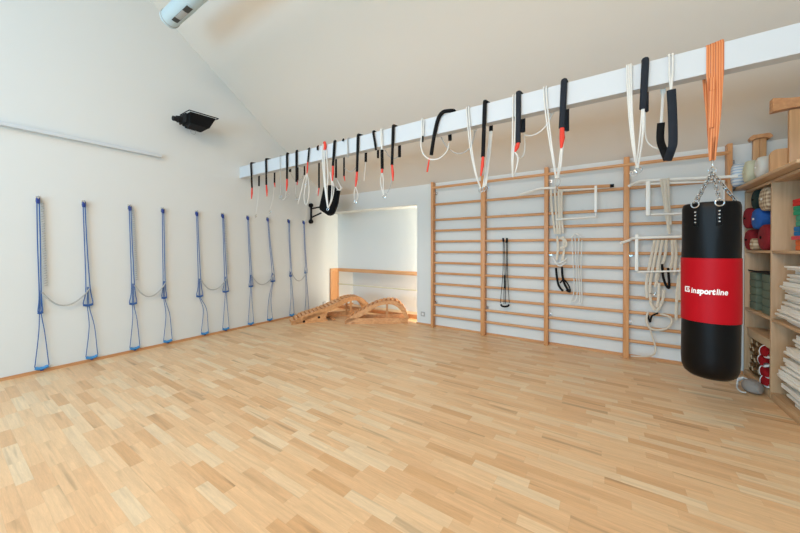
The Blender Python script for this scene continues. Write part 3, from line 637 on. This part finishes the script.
t = pullup('white pull-up bar with drop frame on the fourth bay, lower of the two there', [(621, 243, .28), (629, 240.5, .22), (638, 238, .16), (690, 236.5, .16), (722, 235.5, .16)], [(637, 240), (637.5, 272), (720, 270)])
b = B(); xx = K(636.5, 238, .14).x; box(b, (xx - .016, BY - .17, 1.06), (xx + .016, BY - .15, 1.49), .003); obj('side_plate', b, 'enamel', t)

def belt(lbl, strands, m='ecru', w_=.022, th=.0035, extra=(), cat='strap', name='canvas_strap', grp=None):
    a = K(*strands[0][0]) if not isinstance(strands[0][0][0], str) else None
    t = thing(name, lbl, cat, tuple(a), grp)
    for s in strands:
        b = B(); tube(b, smoothpath([K(*p) for p in s], 6), w_, 8, rx=th, ref=(1, 0, .001)); obj('webbing', b, m, t)
    for nm, mm, pts, r in extra:
        b = B(); tube(b, smoothpath([K(*p) for p in pts], 6), r, 8); obj(nm, b, mm, t)
    return t
belt('ecru canvas straps hung from the second rung of the third bay, with black loops', [
    [(551, 189, .19), (551.5, 205, .13), (553.5, 222, .11), (555, 234, .11)], [(554.5, 189, .19), (556, 210, .12), (557.5, 234, .11)], [(558.5, 189, .19), (559, 212, .13), (560, 234, .11)], [(561.5, 190, .18), (561.5, 215, .12), (563, 233, .11)],
    [(557, 236, .1), (558, 248, .1), (556.5, 260, .1)], [(563, 236, .1), (564, 250, .1), (562, 262, .1)], [(559.5, 238, .12), (565, 240, .12), (566, 246, .12), (560, 248, .12)]], w_=.0135,
    extra=[('black_loop', 'black', [(556, 268, .11), (557, 278, .11), (559, 286, .11), (563, 291, .11)], .014), ('black_loop', 'black', [(562, 267, .11), (562.5, 276, .11), (565, 285, .11), (569, 291, .11)], .014),
           ('cord', 'white', [(553, 258, .12), (556, 263, .12), (562, 262, .12), (567, 258, .12)], .008), ('cord', 'white', [(554, 262, .12), (560, 266, .12), (566, 262, .12)], .008),
           ('black_loop', 'black', [(560, 283, .12), (564, 280, .12), (569, 286, .12), (570, 292, .12), (566, 290, .12)], .009)])
t = belt('thin white looped cords hanging over the rung right of the ecru straps', [[(572, 237, .1), (573, 260, .1), (574, 290, .1), (570, 303, .1)]], m='white', w_=.006, th=.006, name='white_cord', cat='cord',
    extra=[('cord', 'white', [(575, 236, .11), (576, 262, .1), (577, 296, .1), (572, 302, .1)], .006), ('cord', 'white', [(579, 237, .1), (578, 262, .1), (580, 298, .1), (577, 304, .1)], .006), ('cord', 'white', [(582, 240, .11), (581, 270, .1), (582, 300, .1), (579, 304, .1)], .006),
           ('knot', 'white', [(571, 238, .12), (575, 234, .12), (581, 237, .12)], .008)])
t = belt('pair of thin black corded handles hanging on the second bay', [[(503.2, 239, .09), (503, 270, .085), (501, 296, .085), (500.5, 303, .09)]], m='black', w_=.0045, th=.0045, name='corded_handles', cat='exercise handle',
    extra=[('cord', 'black', [(504, 239, .09), (505, 270, .085), (504, 290, .085), (504, 304, .09)], .0045), ('cord', 'black', [(506.5, 239, .09), (506.5, 262, .085), (505.5, 290, .085), (505.5, 304, .09)], .0045), ('cord', 'black', [(507.5, 239, .09), (507.5, 270, .085), (508.8, 296, .085), (509.3, 303, .09)], .0045),
           ('sleeve', 'black', [(504.6, 275, .088), (504.6, 288, .088)], .01), ('handle', 'black', [(501, 304.5, .09), (502, 306, .1), (505, 306.6, .1), (508, 306, .1), (509, 304.5, .09)], .014),
           ('carabiner', 'black', [(503, 238, .1), (503.5, 242, .1)], .014), ('carabiner', 'black', [(507, 238, .1), (506.5, 243, .1)], .014)])
belt('long ecru strap folded over the upper white bar of the fourth bay', [[(661, 179, .17), (663.5, 195, .12), (666.5, 215, .11), (669.5, 234, .1)], [(668, 178, .18), (668.5, 200, .12), (670.5, 225, .1)], [(664.5, 178.5, .18), (666, 200, .14), (668.5, 222, .11)]], w_=.013)
belt('tangle of ecru straps with buckles under the lower white bar of the fourth bay', [
    [(655, 240, .18), (651, 258, .12), (646.5, 282, .1), (647, 298, .1)], [(658.5, 240, .18), (654, 262, .12), (650, 285, .1), (651, 304, .1)], [(662.5, 240, .18), (659, 260, .13), (656, 280, .11)], [(666.5, 240, .17), (665, 256, .12), (660, 270, .1), (655, 287, .1)],
    [(675, 240, .17), (676, 256, .12), (674, 275, .1)], [(672, 240, .17), (672.5, 258, .13), (669, 272, .1)], [(659, 283, .12), (658.5, 298, .12), (657, 307, .12)], [(650, 302, .11), (656, 311, .11), (662, 302, .11), (664, 290, .1)], [(652, 306, .1), (657, 312, .11)],
    [(679, 275, .1), (677, 295, .1), (676, 320, .1)], [(681, 262, .1), (680.5, 280, .1), (679, 300, .1)]], w_=.0135,
    extra=[('black_loop', 'black', [(662, 264, .13), (663, 276, .13), (666, 285, .13), (669, 288, .13), (669, 280, .13), (668, 268, .13)], .012), ('buckle', 'steel', [(650, 293, .12), (654, 295, .12), (656, 292, .12)], .008),
           ('black_loop', 'black', [(648, 315, .11), (650, 322, .11), (652, 316, .11), (658, 313, .11)], .009),
           ('webbing', 'ecru', [(648, 312, .11), (646.5, 320, .11), (650, 328, .12), (660, 330, .12), (669, 327, .12), (672, 320, .12), (668, 316, .12), (660, 314, .11)], .012),
           ('webbing', 'ecru', [(650, 328, .11), (652, 336, .1), (655, 345, .1), (655, 353, .13), (650, 356, .2), (640, 356.5, .26), (631, 356, .3)], .009)])

# ------------------------------------------------------------ punch bag
bc = Vector((.567, 2.86, 0)); R = .1425
t = thing('punching_bag', 'black punching bag with wide red printed band hung by chains', 'punching bag', (bc.x, bc.y, .478))
def warp_top(a, h):
    if h > 1.3: return 1 + .02 * math.sin(8 * a) * min(1, (h - 1.3) / .25)
    return 1 + .006 * math.sin(3 * a + h * 9)
prof = [(.0, .478), (.06, .480), (.102, .490), (.127, .512), (.139, .545), (R, .60)] + [(R, .6 + k * .03) for k in range(1, 34)] + [(R * .99, 1.60), (R * .955, 1.618), (R * .88, 1.625), (R * .80, 1.612), (R * .78, 1.60), (.0, 1.595)]
b = B(); lathe(b, prof, bc, 48, warp=warp_top); obj('bag_body', b, 'vinyl', t)
ZR0, ZR1 = .853, 1.268
b = B(); lathe(b, [(R - .004, ZR0), (R + .0035, ZR0 + .003)] + [(R + .0035, ZR0 + .003 + k * (ZR1 - ZR0 - .006) / 8) for k in range(1, 9)] + [(R - .004, ZR1)], bc, 64, warp=lambda a, h: 1 + .006 * math.sin(3 * a + h * 9)); band = obj('red_band', b, 'redvinyl', t)
# printed word and emblem, bent round the band
aim = math.atan2(-bc.y, -bc.x)                             # direction from the bag to the viewer's side
def bend(me_verts, w0, w1, a0, a1, z0):
    for v in me_verts:
        f = (v.co.x - w0) / (w1 - w0); a = a0 + (a1 - a0) * f; rr = R + .0050 + .006 * R * math.sin(3 * a + (z0 + v.co.y) * 9)
        v.co = Vector((bc.x + rr * math.cos(a), bc.y + rr * math.sin(a), z0 + v.co.y))
def word(txt, size, off):
    cu = bpy.data.curves.new('word', 'FONT'); cu.body = txt; cu.size = size; cu.offset = off; cu.shear = .12; cu.resolution_u = 3
    o = bpy.data.objects.new('word', cu); C.objects.link(o); bpy.context.view_layer.update()
    me = bpy.data.meshes.new_from_object(o.evaluated_get(bpy.context.evaluated_depsgraph_get())); bpy.data.objects.remove(o)
    bm = B(); bm.from_mesh(me); bmesh.ops.subdivide_edges(bm, edges=[e for e in bm.edges if e.calc_length() > .01], cuts=2); return bm
ZT = 1.048
pieces = [('in', .0012), ('sport', .0026), ('line', .0012)]
xcur = 0; full = B()
for txt, off in pieces:
    bm = word(txt, .05, off)
    xs = [v.co.x for v in bm.verts]; dx = xcur - min(xs)
    for v in bm.verts: v.co.x += dx
    xcur += max(xs) - min(xs) + .0035
    me = bpy.data.meshes.new('tmp'); bm.to_mesh(me); bm.free(); full.from_mesh(me)
A0, A1 = aim - .66, aim + .66
# screen right is towards growing angle as seen from the camera side
def a_of(px): 
    s = max(-1, min(1, (px - 711.5) / 30.6)); return aim + math.asin(s)
bend(full.verts, 0, xcur, a_of(693.3), a_of(728.3), ZT - .008)
obj('printed_word', full, 'print', band, smooth=False)
em = B(); 
def rect(bm, x0, y0, x1, y1):
    n = 4
    for k in range(n):
        a = x0 + (x1 - x0) * k / n; c = x0 + (x1 - x0) * (k + 1) / n
        vs_ = [bm.verts.new((a, y0, 0)), bm.verts.new((c, y0, 0)), bm.verts.new((c, y1, 0)), bm.verts.new((a, y1, 0))]; bm.faces.new(vs_)
for r_ in ((0, 0, .25, 1), (.25, 0, 1, .2), (.25, .8, 1, 1), (.5, .32, 1, .44), (.5, .56, .9, .68), (.8, .2, 1, .32)): rect(em, r_[0], r_[1] * .036, r_[2], r_[3] * .036)
bend(em.verts, 0, 1, a_of(686.8), a_of(691.8), ZT - .006)
obj('printed_emblem', em, 'print', band, smooth=False)
# strap loops, rings, rivets, chains
hang = Vector((bc.x + .014, YM - .01, 1.835))
for k in range(4):
    a = aim + .42 + k * PI / 2 - (.95 if k == 3 else 0) * 0
    a = aim + (-.50, .27, 2.2, 3.7)[k]
    u_ = Vector((math.cos(a), math.sin(a), 0)); s_ = Vector((-u_.y, u_.x, 0)); top = bc + u_ * (R * .93) + Vector((0, 0, 1.632))
    b = B(); box(b, (-.014, -.004, -.13), (.014, .004, -.005), .002)
    for v in b.verts: 
        p = v.co.copy(); v.co = bc + u_ * (R * 1.012 + p.y) + s_ * p.x + Vector((0, 0, 1.60 + p.z))
    l = obj('strap_loop', b, 'vinyl', t)
    for i in range(4):
        b = B(); c = bc + u_ * (R * 1.012 + .004) + Vector((0, 0, 1.562 - i * .022)); tube(b, [c, c + u_ * .003], .006, 10, radii=[1, .6]); obj('rivet', b, 'steel', l)
    rc = bc + u_ * (R * 1.05) + Vector((0, 0, 1.612)); b = B(); ring(b, rc, .021, .004, s_, (0, 0, 1), 16, 6); obj('ring', b, 'steel', t)
    b = B(); st = rc + Vector((0, 0, .02)); n_ = 9; dv = (hang - st)
    for i in range(n_):
        c = st + dv * ((i + .5) / n_); tdir = dv.normalized(); sd = (s_ if i % 2 else u_); sd = (sd - tdir * sd.dot(tdir)).normalized()
        L_ = dv.length / n_ * .62; pts = [c + tdir * (math.copysign(L_ - .008, math.sin(q_)) if abs(math.sin(q_)) > .01 else 0) * 1 + tdir * math.sin(q_) * .008 + sd * math.cos(q_) * .009 for q_ in [z_ / 12 * 2 * PI + .13 for z_ in range(12)]]
        tube(b, pts, .0036, 5, closed=True)
    obj('chain', b, 'steel', t)
b = B(); ring(b, hang + Vector((0, 0, .012)), .02, .004, (1, 0, 0), (0, 0, 1)); ring(b, hang + Vector((0, 0, .052)), .03, .0045, (.2, 1, 0), (0, 0, 1), 16, 6, .6); obj('carabiner', b, 'steel', t)
# orange lashing strap
ct = hang + Vector((0, 0, .08)); t = thing('lashing_strap', 'striped orange lashing strap wound over the beam, carrying the bag', 'strap', tuple(ct))
xc = bc.x + .018
for i, (dx, m_) in enumerate(((-.034, 'orange'), (-.012, 'orange'), (.010, 'orange'), (.030, 'orange'))):
    b = B(); zt = ZB1 + .004 + .004 * i
    P = [ct + Vector((dx * .12, -.01, 0)), Vector((xc + dx * .5, YF + .0, 2.2)), Vector((xc + dx, YB0 - .006, ZB0)), Vector((xc + dx, YB0 - .006, ZB1 - .005)), Vector((xc + dx, YB0 + .004, zt + .004)), Vector((xc + dx, YB1 - .004, zt + .004)), Vector((xc + dx, YB1 + .006, ZB1 - .01)), Vector((xc + dx, YB1 + .006, ZB0)), Vector((xc + dx * .5, YB1 - .02, 2.2)), ct + Vector((dx * .12, .01, 0))]
    pp = []
    for a_, c_ in zip(P, P[1:]): pp += [a_.lerp(c_, f) for f in (0, .5)]
    pp.append(P[-1]); tube(b, pp, .0105, 6, rx=.0022, ref=(1, 0, 0)); obj('webbing', b, m_, t)
b = B(); p = on(711, 84, 1, YF); box(b, (p.x - .012, YF - .03, p.z - .05), (p.x + .012, YF - .02, p.z + .03)); tube(b, [p + Vector((0, -.025, -.05)), (xc - .02, YF, 2.12)], .012, 6, rx=.002, ref=(1, 0, 0)); obj('loose_end', b, 'orange', t)

# ------------------------------------------------------------ shelf unit
SX, DY = 1.20, 4.105
Yn = 3.43
t = thing('shelf_unit', 'pale wooden open shelf unit standing along the right wall', 'shelf', (1.45, 4.1, 0))
for y in (BY - .035, DY, Yn):
    b = B(); box(b, (SX, y - .012, 0), (RX - .03, y + .012, 1.925), .002); obj('upright_panel', b, 'shelf', t)
b = B(); box(b, (RX - .03, Yn, 0), (RX - .015, BY - .03, 1.925)); obj('back_panel', b, 'shelf', t)
for (z0, z1) in ((.0, .065), (.69, .714), (1.285, 1.309), (1.905, 1.93)):
    for ya, yb in ((Yn + .012, DY - .012), (DY + .012, BY - .047)):
        b = B(); box(b, (SX + .002, ya, z0), (RX - .03, yb, z1), .002); obj('shelf_board', b, 'shelfh', t)
b = B(); box(b, (1.115, Yn - .02, 1.935), (RX - .02, BY - .01, 1.962), .004); obj('top_board', b, 'shelfh', t)

def folded(name, c, sx, sy, h, rz, m, label, cat, group, folds=3, sag=.0):
    """folded cloth: a serpentine sheet with round folds on the front edge"""
    b = B(); th = h / folds * .46; P = []; x0, x1 = -sx / 2, sx / 2
    for k in range(folds):
        z = h / folds * (k + .5); xa, xb = (x0, x1) if k % 2 == 0 else (x1, x0)
        r_ = h / folds * .5; inx = lambda x: x + (r_ if x == x0 else -r_)
        P += [(inx(xa), 0, z), ((x0 + x1) / 2, 0, z + sag), (inx(xb), 0, z)]
        if k < folds - 1: P += [(xb, 0, z + h / folds * .5)]
    P = smoothpath(P, 4); n = len(P); rows = []
    Ys = [-sy / 2, -sy / 2 + .006, -sy / 4, 0, sy / 4, sy / 2 - .006, sy / 2]
    up = []
    for i in range(n):
        a = P[max(0, i - 1)]; c_ = P[min(n - 1, i + 1)]; tg = (c_ - a).normalized(); up.append(Vector((-tg.z, 0, tg.x)))
    outer = [[None] * n for _ in Ys]; inner = [[None] * n for _ in Ys]
    rnd = random.Random(hash((round(c[1], 3), round(c[2], 3))) & 0xffff); ph = rnd.random() * 6
    for j, y in enumerate(Ys):
        for i in range(n):
            e = .35 if j in (0, len(Ys) - 1) else 1
            wob = Vector((.006 * math.sin(ph + y * 14), 0, .0012 * math.sin(ph * 2 + y * 25 + P[i].x * 20)))
            outer[j][i] = b.verts.new(P[i] + up[i] * th * e + Vector((0, y, 0)) + wob); inner[j][i] = b.verts.new(P[i] - up[i] * th * e + Vector((0, y, 0)) + wob)
    for j in range(len(Ys) - 1):
        for i in range(n - 1):
            b.faces.new((outer[j][i], outer[j][i + 1], outer[j + 1][i + 1], outer[j + 1][i])); b.faces.new((inner[j][i], inner[j + 1][i], inner[j + 1][i + 1], inner[j][i + 1]))
        b.faces.new((outer[j][0], outer[j + 1][0], inner[j + 1][0], inner[j][0])); b.faces.new((outer[j][-1], inner[j][-1], inner[j + 1][-1], outer[j + 1][-1]))
    for j in (0, len(Ys) - 1):
        for i in range(n - 1): b.faces.new((outer[j][i], inner[j][i], inner[j][i + 1], outer[j][i + 1]))
    o = obj(name, b, m, angle=80); o.location = c; o.rotation_euler = (0, 0, rz); tag(o, label, cat, group); return o
ords = ['lowest', 'second', 'third', 'fourth', 'fifth', 'sixth', 'seventh', 'eighth', 'ninth', 'tenth', 'eleventh', 'twelfth', 'thirteenth', 'fourteenth', 'fifteenth', 'sixteenth', 'seventeenth', 'eighteenth']
def pile(zb_, zt_, n, left, grp, lblf, y_right=3.50):
    """left: list of far-edge y for each cloth, from the bottom"""
    h = (zt_ - zb_) / n
    for k in range(n):
        yl = left(k / (n - 1)) + random.uniform(-.028, .028); yr = y_right + random.uniform(-.02, .03)
        xf = 1.205 + random.uniform(-.008, .05)
        folded('folded_blanket', ((xf + xf + .38) / 2, (yl + yr) / 2, zb_ + k * h), .38, yl - yr, h * .985, random.uniform(-.05, .05), 'cloth', lblf(k), 'blanket', grp, folds=3 if k % 3 else 2)
def interp(tab):
    def f(v):
        for (a, ya), (c, yc) in zip(tab, tab[1:]):
            if v <= c: return ya + (yc - ya) * (v - a) / (c - a)
        return tab[-1][1]
    return f
pile(.716, 1.19, 14, interp([(0, 3.99), (.25, 3.99), (.45, 3.94), (.7, 3.92), (1, 3.83)]), 'white blankets on the middle shelf', lambda k: 'white folded blanket on the middle right shelf, %s from the bottom of its pile' % (ords[k] if k else 'the first'))
pile(.067, .645, 16, interp([(0, 3.85), (.2, 3.93), (.4, 3.96), (.6, 3.90), (.8, 3.84), (1, 3.78)]), 'white blankets on the lowest shelf', lambda k: 'white folded blanket on the lowest right shelf, %s from the bottom of its pile' % (ords[k] if k else 'the first'))
cols = [('forr', 'orange', .085), ('fpk', 'pink', .03), ('fbl', 'blue', .075), ('fsg', 'sea green', .09), ('fgr', 'green', .075), ('fcr', 'red', .055)]
z = 1.312
for i, (m_, nm, h) in enumerate(cols):
    folded('folded_felt_mat', (1.45, 3.73, z), .38, .42 - .01 * (i % 2), h, 0, m_, '%s folded felt mat in the bright pile on the upper right shelf' % nm, 'mat', 'bright felt mats on the upper shelf', folds=2); z += h + .001

# grey green foam blocks in the middle left cell
def block(c, lbl):
    b = B(); box(b, (-.12, -.085, 0), (.12, .085, .073), .008); o = obj('foam_block', b, 'block'); o.location = c; tag(o, lbl, 'yoga block', 'grey green foam blocks'); return o
for s, (y, n) in enumerate(((4.61, 5), (4.30, 4))):
    for k in range(n): block((1.345, y + random.uniform(-.006, .006), .7155 + k * .0745), 'grey green foam block, %s from the bottom of the %s stack' % (ords[k] if k else 'first', ('far, left', 'near, right')[s]))
b = B(); box(b, (1.22, 4.14, 1.092), (1.60, 4.71, 1.10), .002); 
t = thing('wire_tray', 'dark flat tray lying across the grey green foam block stacks', 'tray', (1.4, 4.42, 1.088)); obj('tray_plate', b, 'foam', t)
b = B(); tube(b, [(1.22, 4.14, 1.104), (1.22, 4.71, 1.104)], .005, 6); tube(b, [(1.60, 4.14, 1.104), (1.60, 4.71, 1.104)], .005, 6); obj('tray_rim', b, 'black', t)
for k in range(1): block((1.345, 4.302, .7155 + 4 * .0745), 'grey green foam block, topmost of the near, right stack')

# bolsters: round cushions with gathered ends
def bolster(name, c, L, r, m, lbl, grp, dirv=(1, 0, 0), button='black', sq=1.0):
    c = Vector(c); d = Vector(dirv).normalized(); t = thing(name, lbl, 'bolster', c - Vector((0, 0, r)), grp)
    up = Vector((0, 0, 1)); s = d.cross(up).normalized(); up = s.cross(d)
    b = B(); prof = [(.0, -.5), (.25, -.505), (.6, -.50), (.88, -.485), (.98, -.46), (1, -.42), (1.01, -.2), (1.01, .2), (1, .42), (.98, .46), (.88, .485), (.6, .5), (.25, .505), (0, .5)]
    rings = []
    for (f, h) in prof:
        rr = []
        for j in range(28):
            a = j / 28 * 2 * PI; k = 1 + (.035 * math.sin(9 * a) if .2 < f < .9 else 0)
            rr.append(b.verts.new(c + d * h * L + (s * math.cos(a) + up * math.sin(a) * sq) * max(f, .01) * r * k))
        rings.append(rr)
    for A_, D2 in zip(rings, rings[1:]):
        for j in range(28): b.faces.new((A_[j], A_[(j + 1) % 28], D2[(j + 1) % 28], D2[j]))
    b.faces.new(rings[0]); b.faces.new(rings[-1]); obj('cushion_body', b, m, t, angle=80)
    for sg in (-1, 1):
        b = B(); e = c + d * sg * L * .502; tube(b, [e, e + d * sg * .008], r * .10, 12); obj('end_button', b, button, t)
    return t
bolster('bolster_cushion', (1.385, 4.63, 1.963 + .122), .62, .120, 'bstripe', 'blue and white striped bolster on shelf top, beside the wall bars', 'bolsters on the shelf top', (1, -.12, 0))
bolster('bolster_cushion', (1.40, 4.395, 1.963 + .108), .58, .107, 'cream', 'cream green bolster on shelf top, between striped and white ones', 'bolsters on the shelf top', (1, -.1, 0), 'cream')
bolster('bolster_cushion', (1.40, 4.18, 1.963 + .099), .54, .098, 'offw', 'off-white bolster on shelf top before the far wooden trestle', 'bolsters on the shelf top', (1, -.05, 0), 'offw')
G = 'bolsters in the upper left cell'
bolster('bolster_cushion', (1.40, 4.61, 1.309 + .106), .44, .104, 'maroon', 'maroon bolster lowest at the far side of the upper left cell', G)
bolster('bolster_cushion', (1.40, 4.245, 1.309 + .120), .44, .118, 'maroon', 'round maroon bolster lowest beside the divider of the upper left cell', G)
bolster('bolster_cushion', (1.39, 4.385, 1.309 + .300), .44, .100, 'royal', 'royal blue bolster lying on the maroon ones', G, button='offw')
bolster('bolster_cushion', (1.39, 4.612, 1.309 + .325), .44, .106, 'maroon', 'maroon bolster upper one at the far side, left of the blue', G)
bolster('bolster_cushion', (1.40, 4.235, 1.309 + .470), .44, .110, 'plaid', 'brown and cream plaid bolster above the blue one by the divider', G, button='offw')
bolster('bolster_cushion', (1.41, 4.475, 1.309 + .495), .44, .095, 'dgreen', 'dark green bolster topmost under the shelf top', G)
# small tan cushion at the front of the cell
bolster('small_cushion', (1.215, 4.425, 1.309 + .06), .10, .055, 'plaid', 'small checked tan pillow wedged low at the front of the upper left cell', None, button='offw')

# wooden trestles on the shelf top
t = thing('wooden_trestle', 'large wooden T shaped trestle with flared top bar, front of the shelf top', 'trestle', (1.39, 3.9, 1.963))
y0 = 3.90; xm = 1.395
b = B(); box(b, (1.232, y0 - .016, 1.963), (xm * 2 - 1.232, y0 + .016, 2.455), .004); obj('post', b, 'trestle', t)
P = []
for k in range(17):
    f = k / 16 * 2 - 1; P.append((xm + f * .26, 2.535 + .035 * abs(f) ** 2.2))
P += [(xm + .26, 2.456), (xm + .16, 2.466), (xm - .16, 2.466), (xm - .26, 2.456)]
b = B(); prism(b, [(x, y0 - .035, z) for x, z in P], (0, .07, 0)); bmesh.ops.bevel(b, geom=list(b.edges), offset=.004, segments=1, affect='EDGES'); obj('top_bar', b, 'trestleh', t)
b = B(); r_ = .045; x0, x1, z1 = 1.137, xm * 2 - 1.137, 2.155
P = [(x0, 1.963)] + [(x0 + r_ - r_ * math.cos(a), z1 - r_ + r_ * math.sin(a)) for a in [k / 6 * PI / 2 for k in range(7)]] + [(x1 - r_ + r_ * math.sin(a), z1 - r_ + r_ * math.cos(a)) for a in [k / 6 * PI / 2 for k in range(7)]] + [(x1, 1.963)]
prism(b, [(x, y0 + .0165, z) for x, z in P], (0, .03, 0)); obj('rounded_panel', b, 'trestle', t)
t = thing('wooden_trestle', 'smaller wooden post with curved cap behind the bolsters on the shelf top', 'trestle', (1.26, 4.55, 1.963))
y0 = 4.745; xa, xb = 1.25, 1.345
b = B(); box(b, (xa, y0 - .03, 1.963), ((xa + xb) / 2 - .001, y0, 2.47), .003); box(b, ((xa + xb) / 2 + .001, y0 - .03, 1.963), (xb, y0, 2.47), .003); obj('post', b, 'trestle', t)
b = B(); xm = (xa + xb) / 2; O, I = [], []
for k in range(15):
    a = PI * k / 14; O.append((xm - .082 * math.cos(a), 2.47 + .055 * math.sin(a) - .02)); I.append((xm - .060 * math.cos(a), 2.452 + .022 * math.sin(a) - .02))
prism(b, [(x, y0 - .06, z) for x, z in O + I[::-1]], (0, .075, 0)); obj('curved_cap', b, 'trestleh', t)

# ------------------------------------------------------------ lowest left cell: wooden box, tan jute rolls, red and white slippers; grey pouch on the floor
t = thing('wooden_box', 'pale wooden box lying across the jute pile in the lowest left cell', 'box', (1.4, 4.42, .42))
b = B(); box(b, (1.215, 4.16, .425), (1.60, 4.70, .50), .004); obj('box_body', b, 'paper', t)
b = B(); box(b, (1.208, 4.155, .501), (1.606, 4.705, .512), .003); obj('lid', b, 'shelfh', t)
rnd = random.Random(3)
jp = [(1.27, 4.66, .122), (1.26, 4.545, .122), (1.27, 4.43, .122), (1.27, 4.315, .122), (1.27, 4.61, .222), (1.26, 4.49, .222), (1.27, 4.375, .222), (1.27, 4.65, .322), (1.26, 4.53, .322), (1.27, 4.42, .322), (1.27, 4.60, .395), (1.27, 4.47, .395)]
jp = [(x, y, z - (.012 if z > .39 else 0)) for x, y, z in jp]
jn = ['bottom row, far end', 'bottom row, second from far end', 'bottom row, third from far end', 'bottom row, near end', 'second row, far end', 'second row, centre', 'second row, near end', 'third row, far end', 'third row, centre', 'third row, near end', 'topmost, far one', 'topmost, near one']
for (x, y, z), nm in zip(jp, jn):
    t = thing('jute_roll', 'tan coiled jute strap in the lowest left cell, ' + nm, 'rolled strap', (x, y, z - .05), 'tan jute straps in the lowest left cell')
    b = B(); sp = []
    for k in range(70):
        a = k * .36; r_ = .010 + .0016 * k * .3; sp.append((x, y + r_ * math.cos(a) * 1.15, z - .003 + r_ * math.sin(a)))
    prev = None
    for i, p in enumerate(sp):
        q_ = [b.verts.new((p[0] - .045, p[1], p[2])), b.verts.new((p[0] + .045, p[1], p[2]))]
        if prev: b.faces.new((prev[0], prev[1], q_[1], q_[0]))
        prev = q_
    bmesh.ops.solidify(b, geom=b.faces[:], thickness=.006); obj('coil', b, 'tan', t)
    b = B(); tube(b, [(x - .047, y - .004, z - .01), (x - .047, y + .018, z + .022)], .006, 6); obj('tie', b, 'paper', t)
def slipper(c, rz, rx, lbl, L=.24):
    c = Vector(c); t = thing('slipper', lbl, 'slipper', c, 'red and white slippers')
    rot = Matrix.Rotation(rz, 4, 'Z') @ Matrix.Rotation(rx, 4, 'X')
    def T(p): return c + rot @ Vector(p)
    def sole(s, z, k=1.0):
        out = []
        for i in range(24):
            a = i / 24 * 2 * PI; x = math.cos(a) * L / 2; wd = .042 + .008 * math.cos(a); out.append(T((x * k, math.sin(a) * wd * k, z)))
        return out
    b = B(); A_, D2 = [b.verts.new(p) for p in sole(0, 0)], [b.verts.new(p) for p in sole(0, .018)]
    b.faces.new(A_[::-1]); b.faces.new(D2)
    for i in range(24): b.faces.new((A_[i], A_[(i + 1) % 24], D2[(i + 1) % 24], D2[i]))
    obj('sole', b, 'plastic', t)
    b = B(); rows = []
    for i in range(9):
        f = i / 8; x = L / 2 * (.02 + .93 * f); wd = (.047 * math.sqrt(max(0, 1 - (x / (L / 2)) ** 2)) + .006); hh = .055 * (1 - f ** 2) + .02
        rows.append([b.verts.new(T((x, wd * math.cos(a), .016 + hh * math.sin(a)))) for a in [k / 8 * PI for k in range(9)]])
    for r0, r1 in zip(rows, rows[1:]):
        for k in range(8): b.faces.new((r0[k], r0[k + 1], r1[k + 1], r1[k]))
    bmesh.ops.solidify(b, geom=b.faces[:], thickness=.005); obj('upper', b, 'maroonred', t)
    b = B(); tube(b, [T((L / 2 * .02, .053 * math.cos(a), .016 + .075 * math.sin(a))) for a in [k / 10 * PI for k in range(11)]], .005, 6); obj('cuff', b, 'plastic', t)
M['maroonred'] = plain('slipper_red', (188, 16, 30), .8, bump=.2)
slipper((1.245, 4.27, .345), -1.75, .35, 'red slipper with white trim, upper one by the divider in the lowest left cell', .22)
slipper((1.242, 4.275, .262), -1.9, .5, 'red slipper with white trim, second from top in the lowest left cell', .22)
slipper((1.240, 4.25, .170), -1.6, .45, 'red slipper with white trim tilted low by the divider in the lowest left cell', .2)
slipper((1.235, 4.235, .085), -1.7, .2, 'red slipper with white sole lowest of all, above the grey pouch', .2)
t = thing('fabric_pouch', 'grey fabric pouch with white drawstring on floor before the shelf', 'pouch', (1.125, 4.22, 0))
b = B(); prof = [(0, 0), (.05, .002), (.075, .02), (.082, .05), (.07, .085), (.045, .105), (.03, .11), (0, .108)]
lathe(b, prof, (1.122, 4.21, .002), 26, warp=lambda a, h: 1 + .05 * math.sin(5 * a + h * 40))
for v in b.verts: v.co.y = 4.21 + (v.co.y - 4.21) * 1.2; v.co.x = 1.122 + (v.co.x - 1.122) * .85
obj('pouch_body', b, 'gbag', t)
b = B(); tube(b, smoothpath([(1.10, 4.24, .105), (1.08, 4.31, .09), (1.065, 4.36, .04), (1.05, 4.32, .01), (1.03, 4.24, .008), (1.03, 4.14, .008), (1.05, 4.10, .02)], 6), .007, 8); obj('drawstring', b, 'white', t)
b = B(); tube(b, [(1.085, 4.30, .092), (1.068, 4.355, .055)], .016, 8, radii=[.8, 1]); obj('tab', b, 'plastic', t)
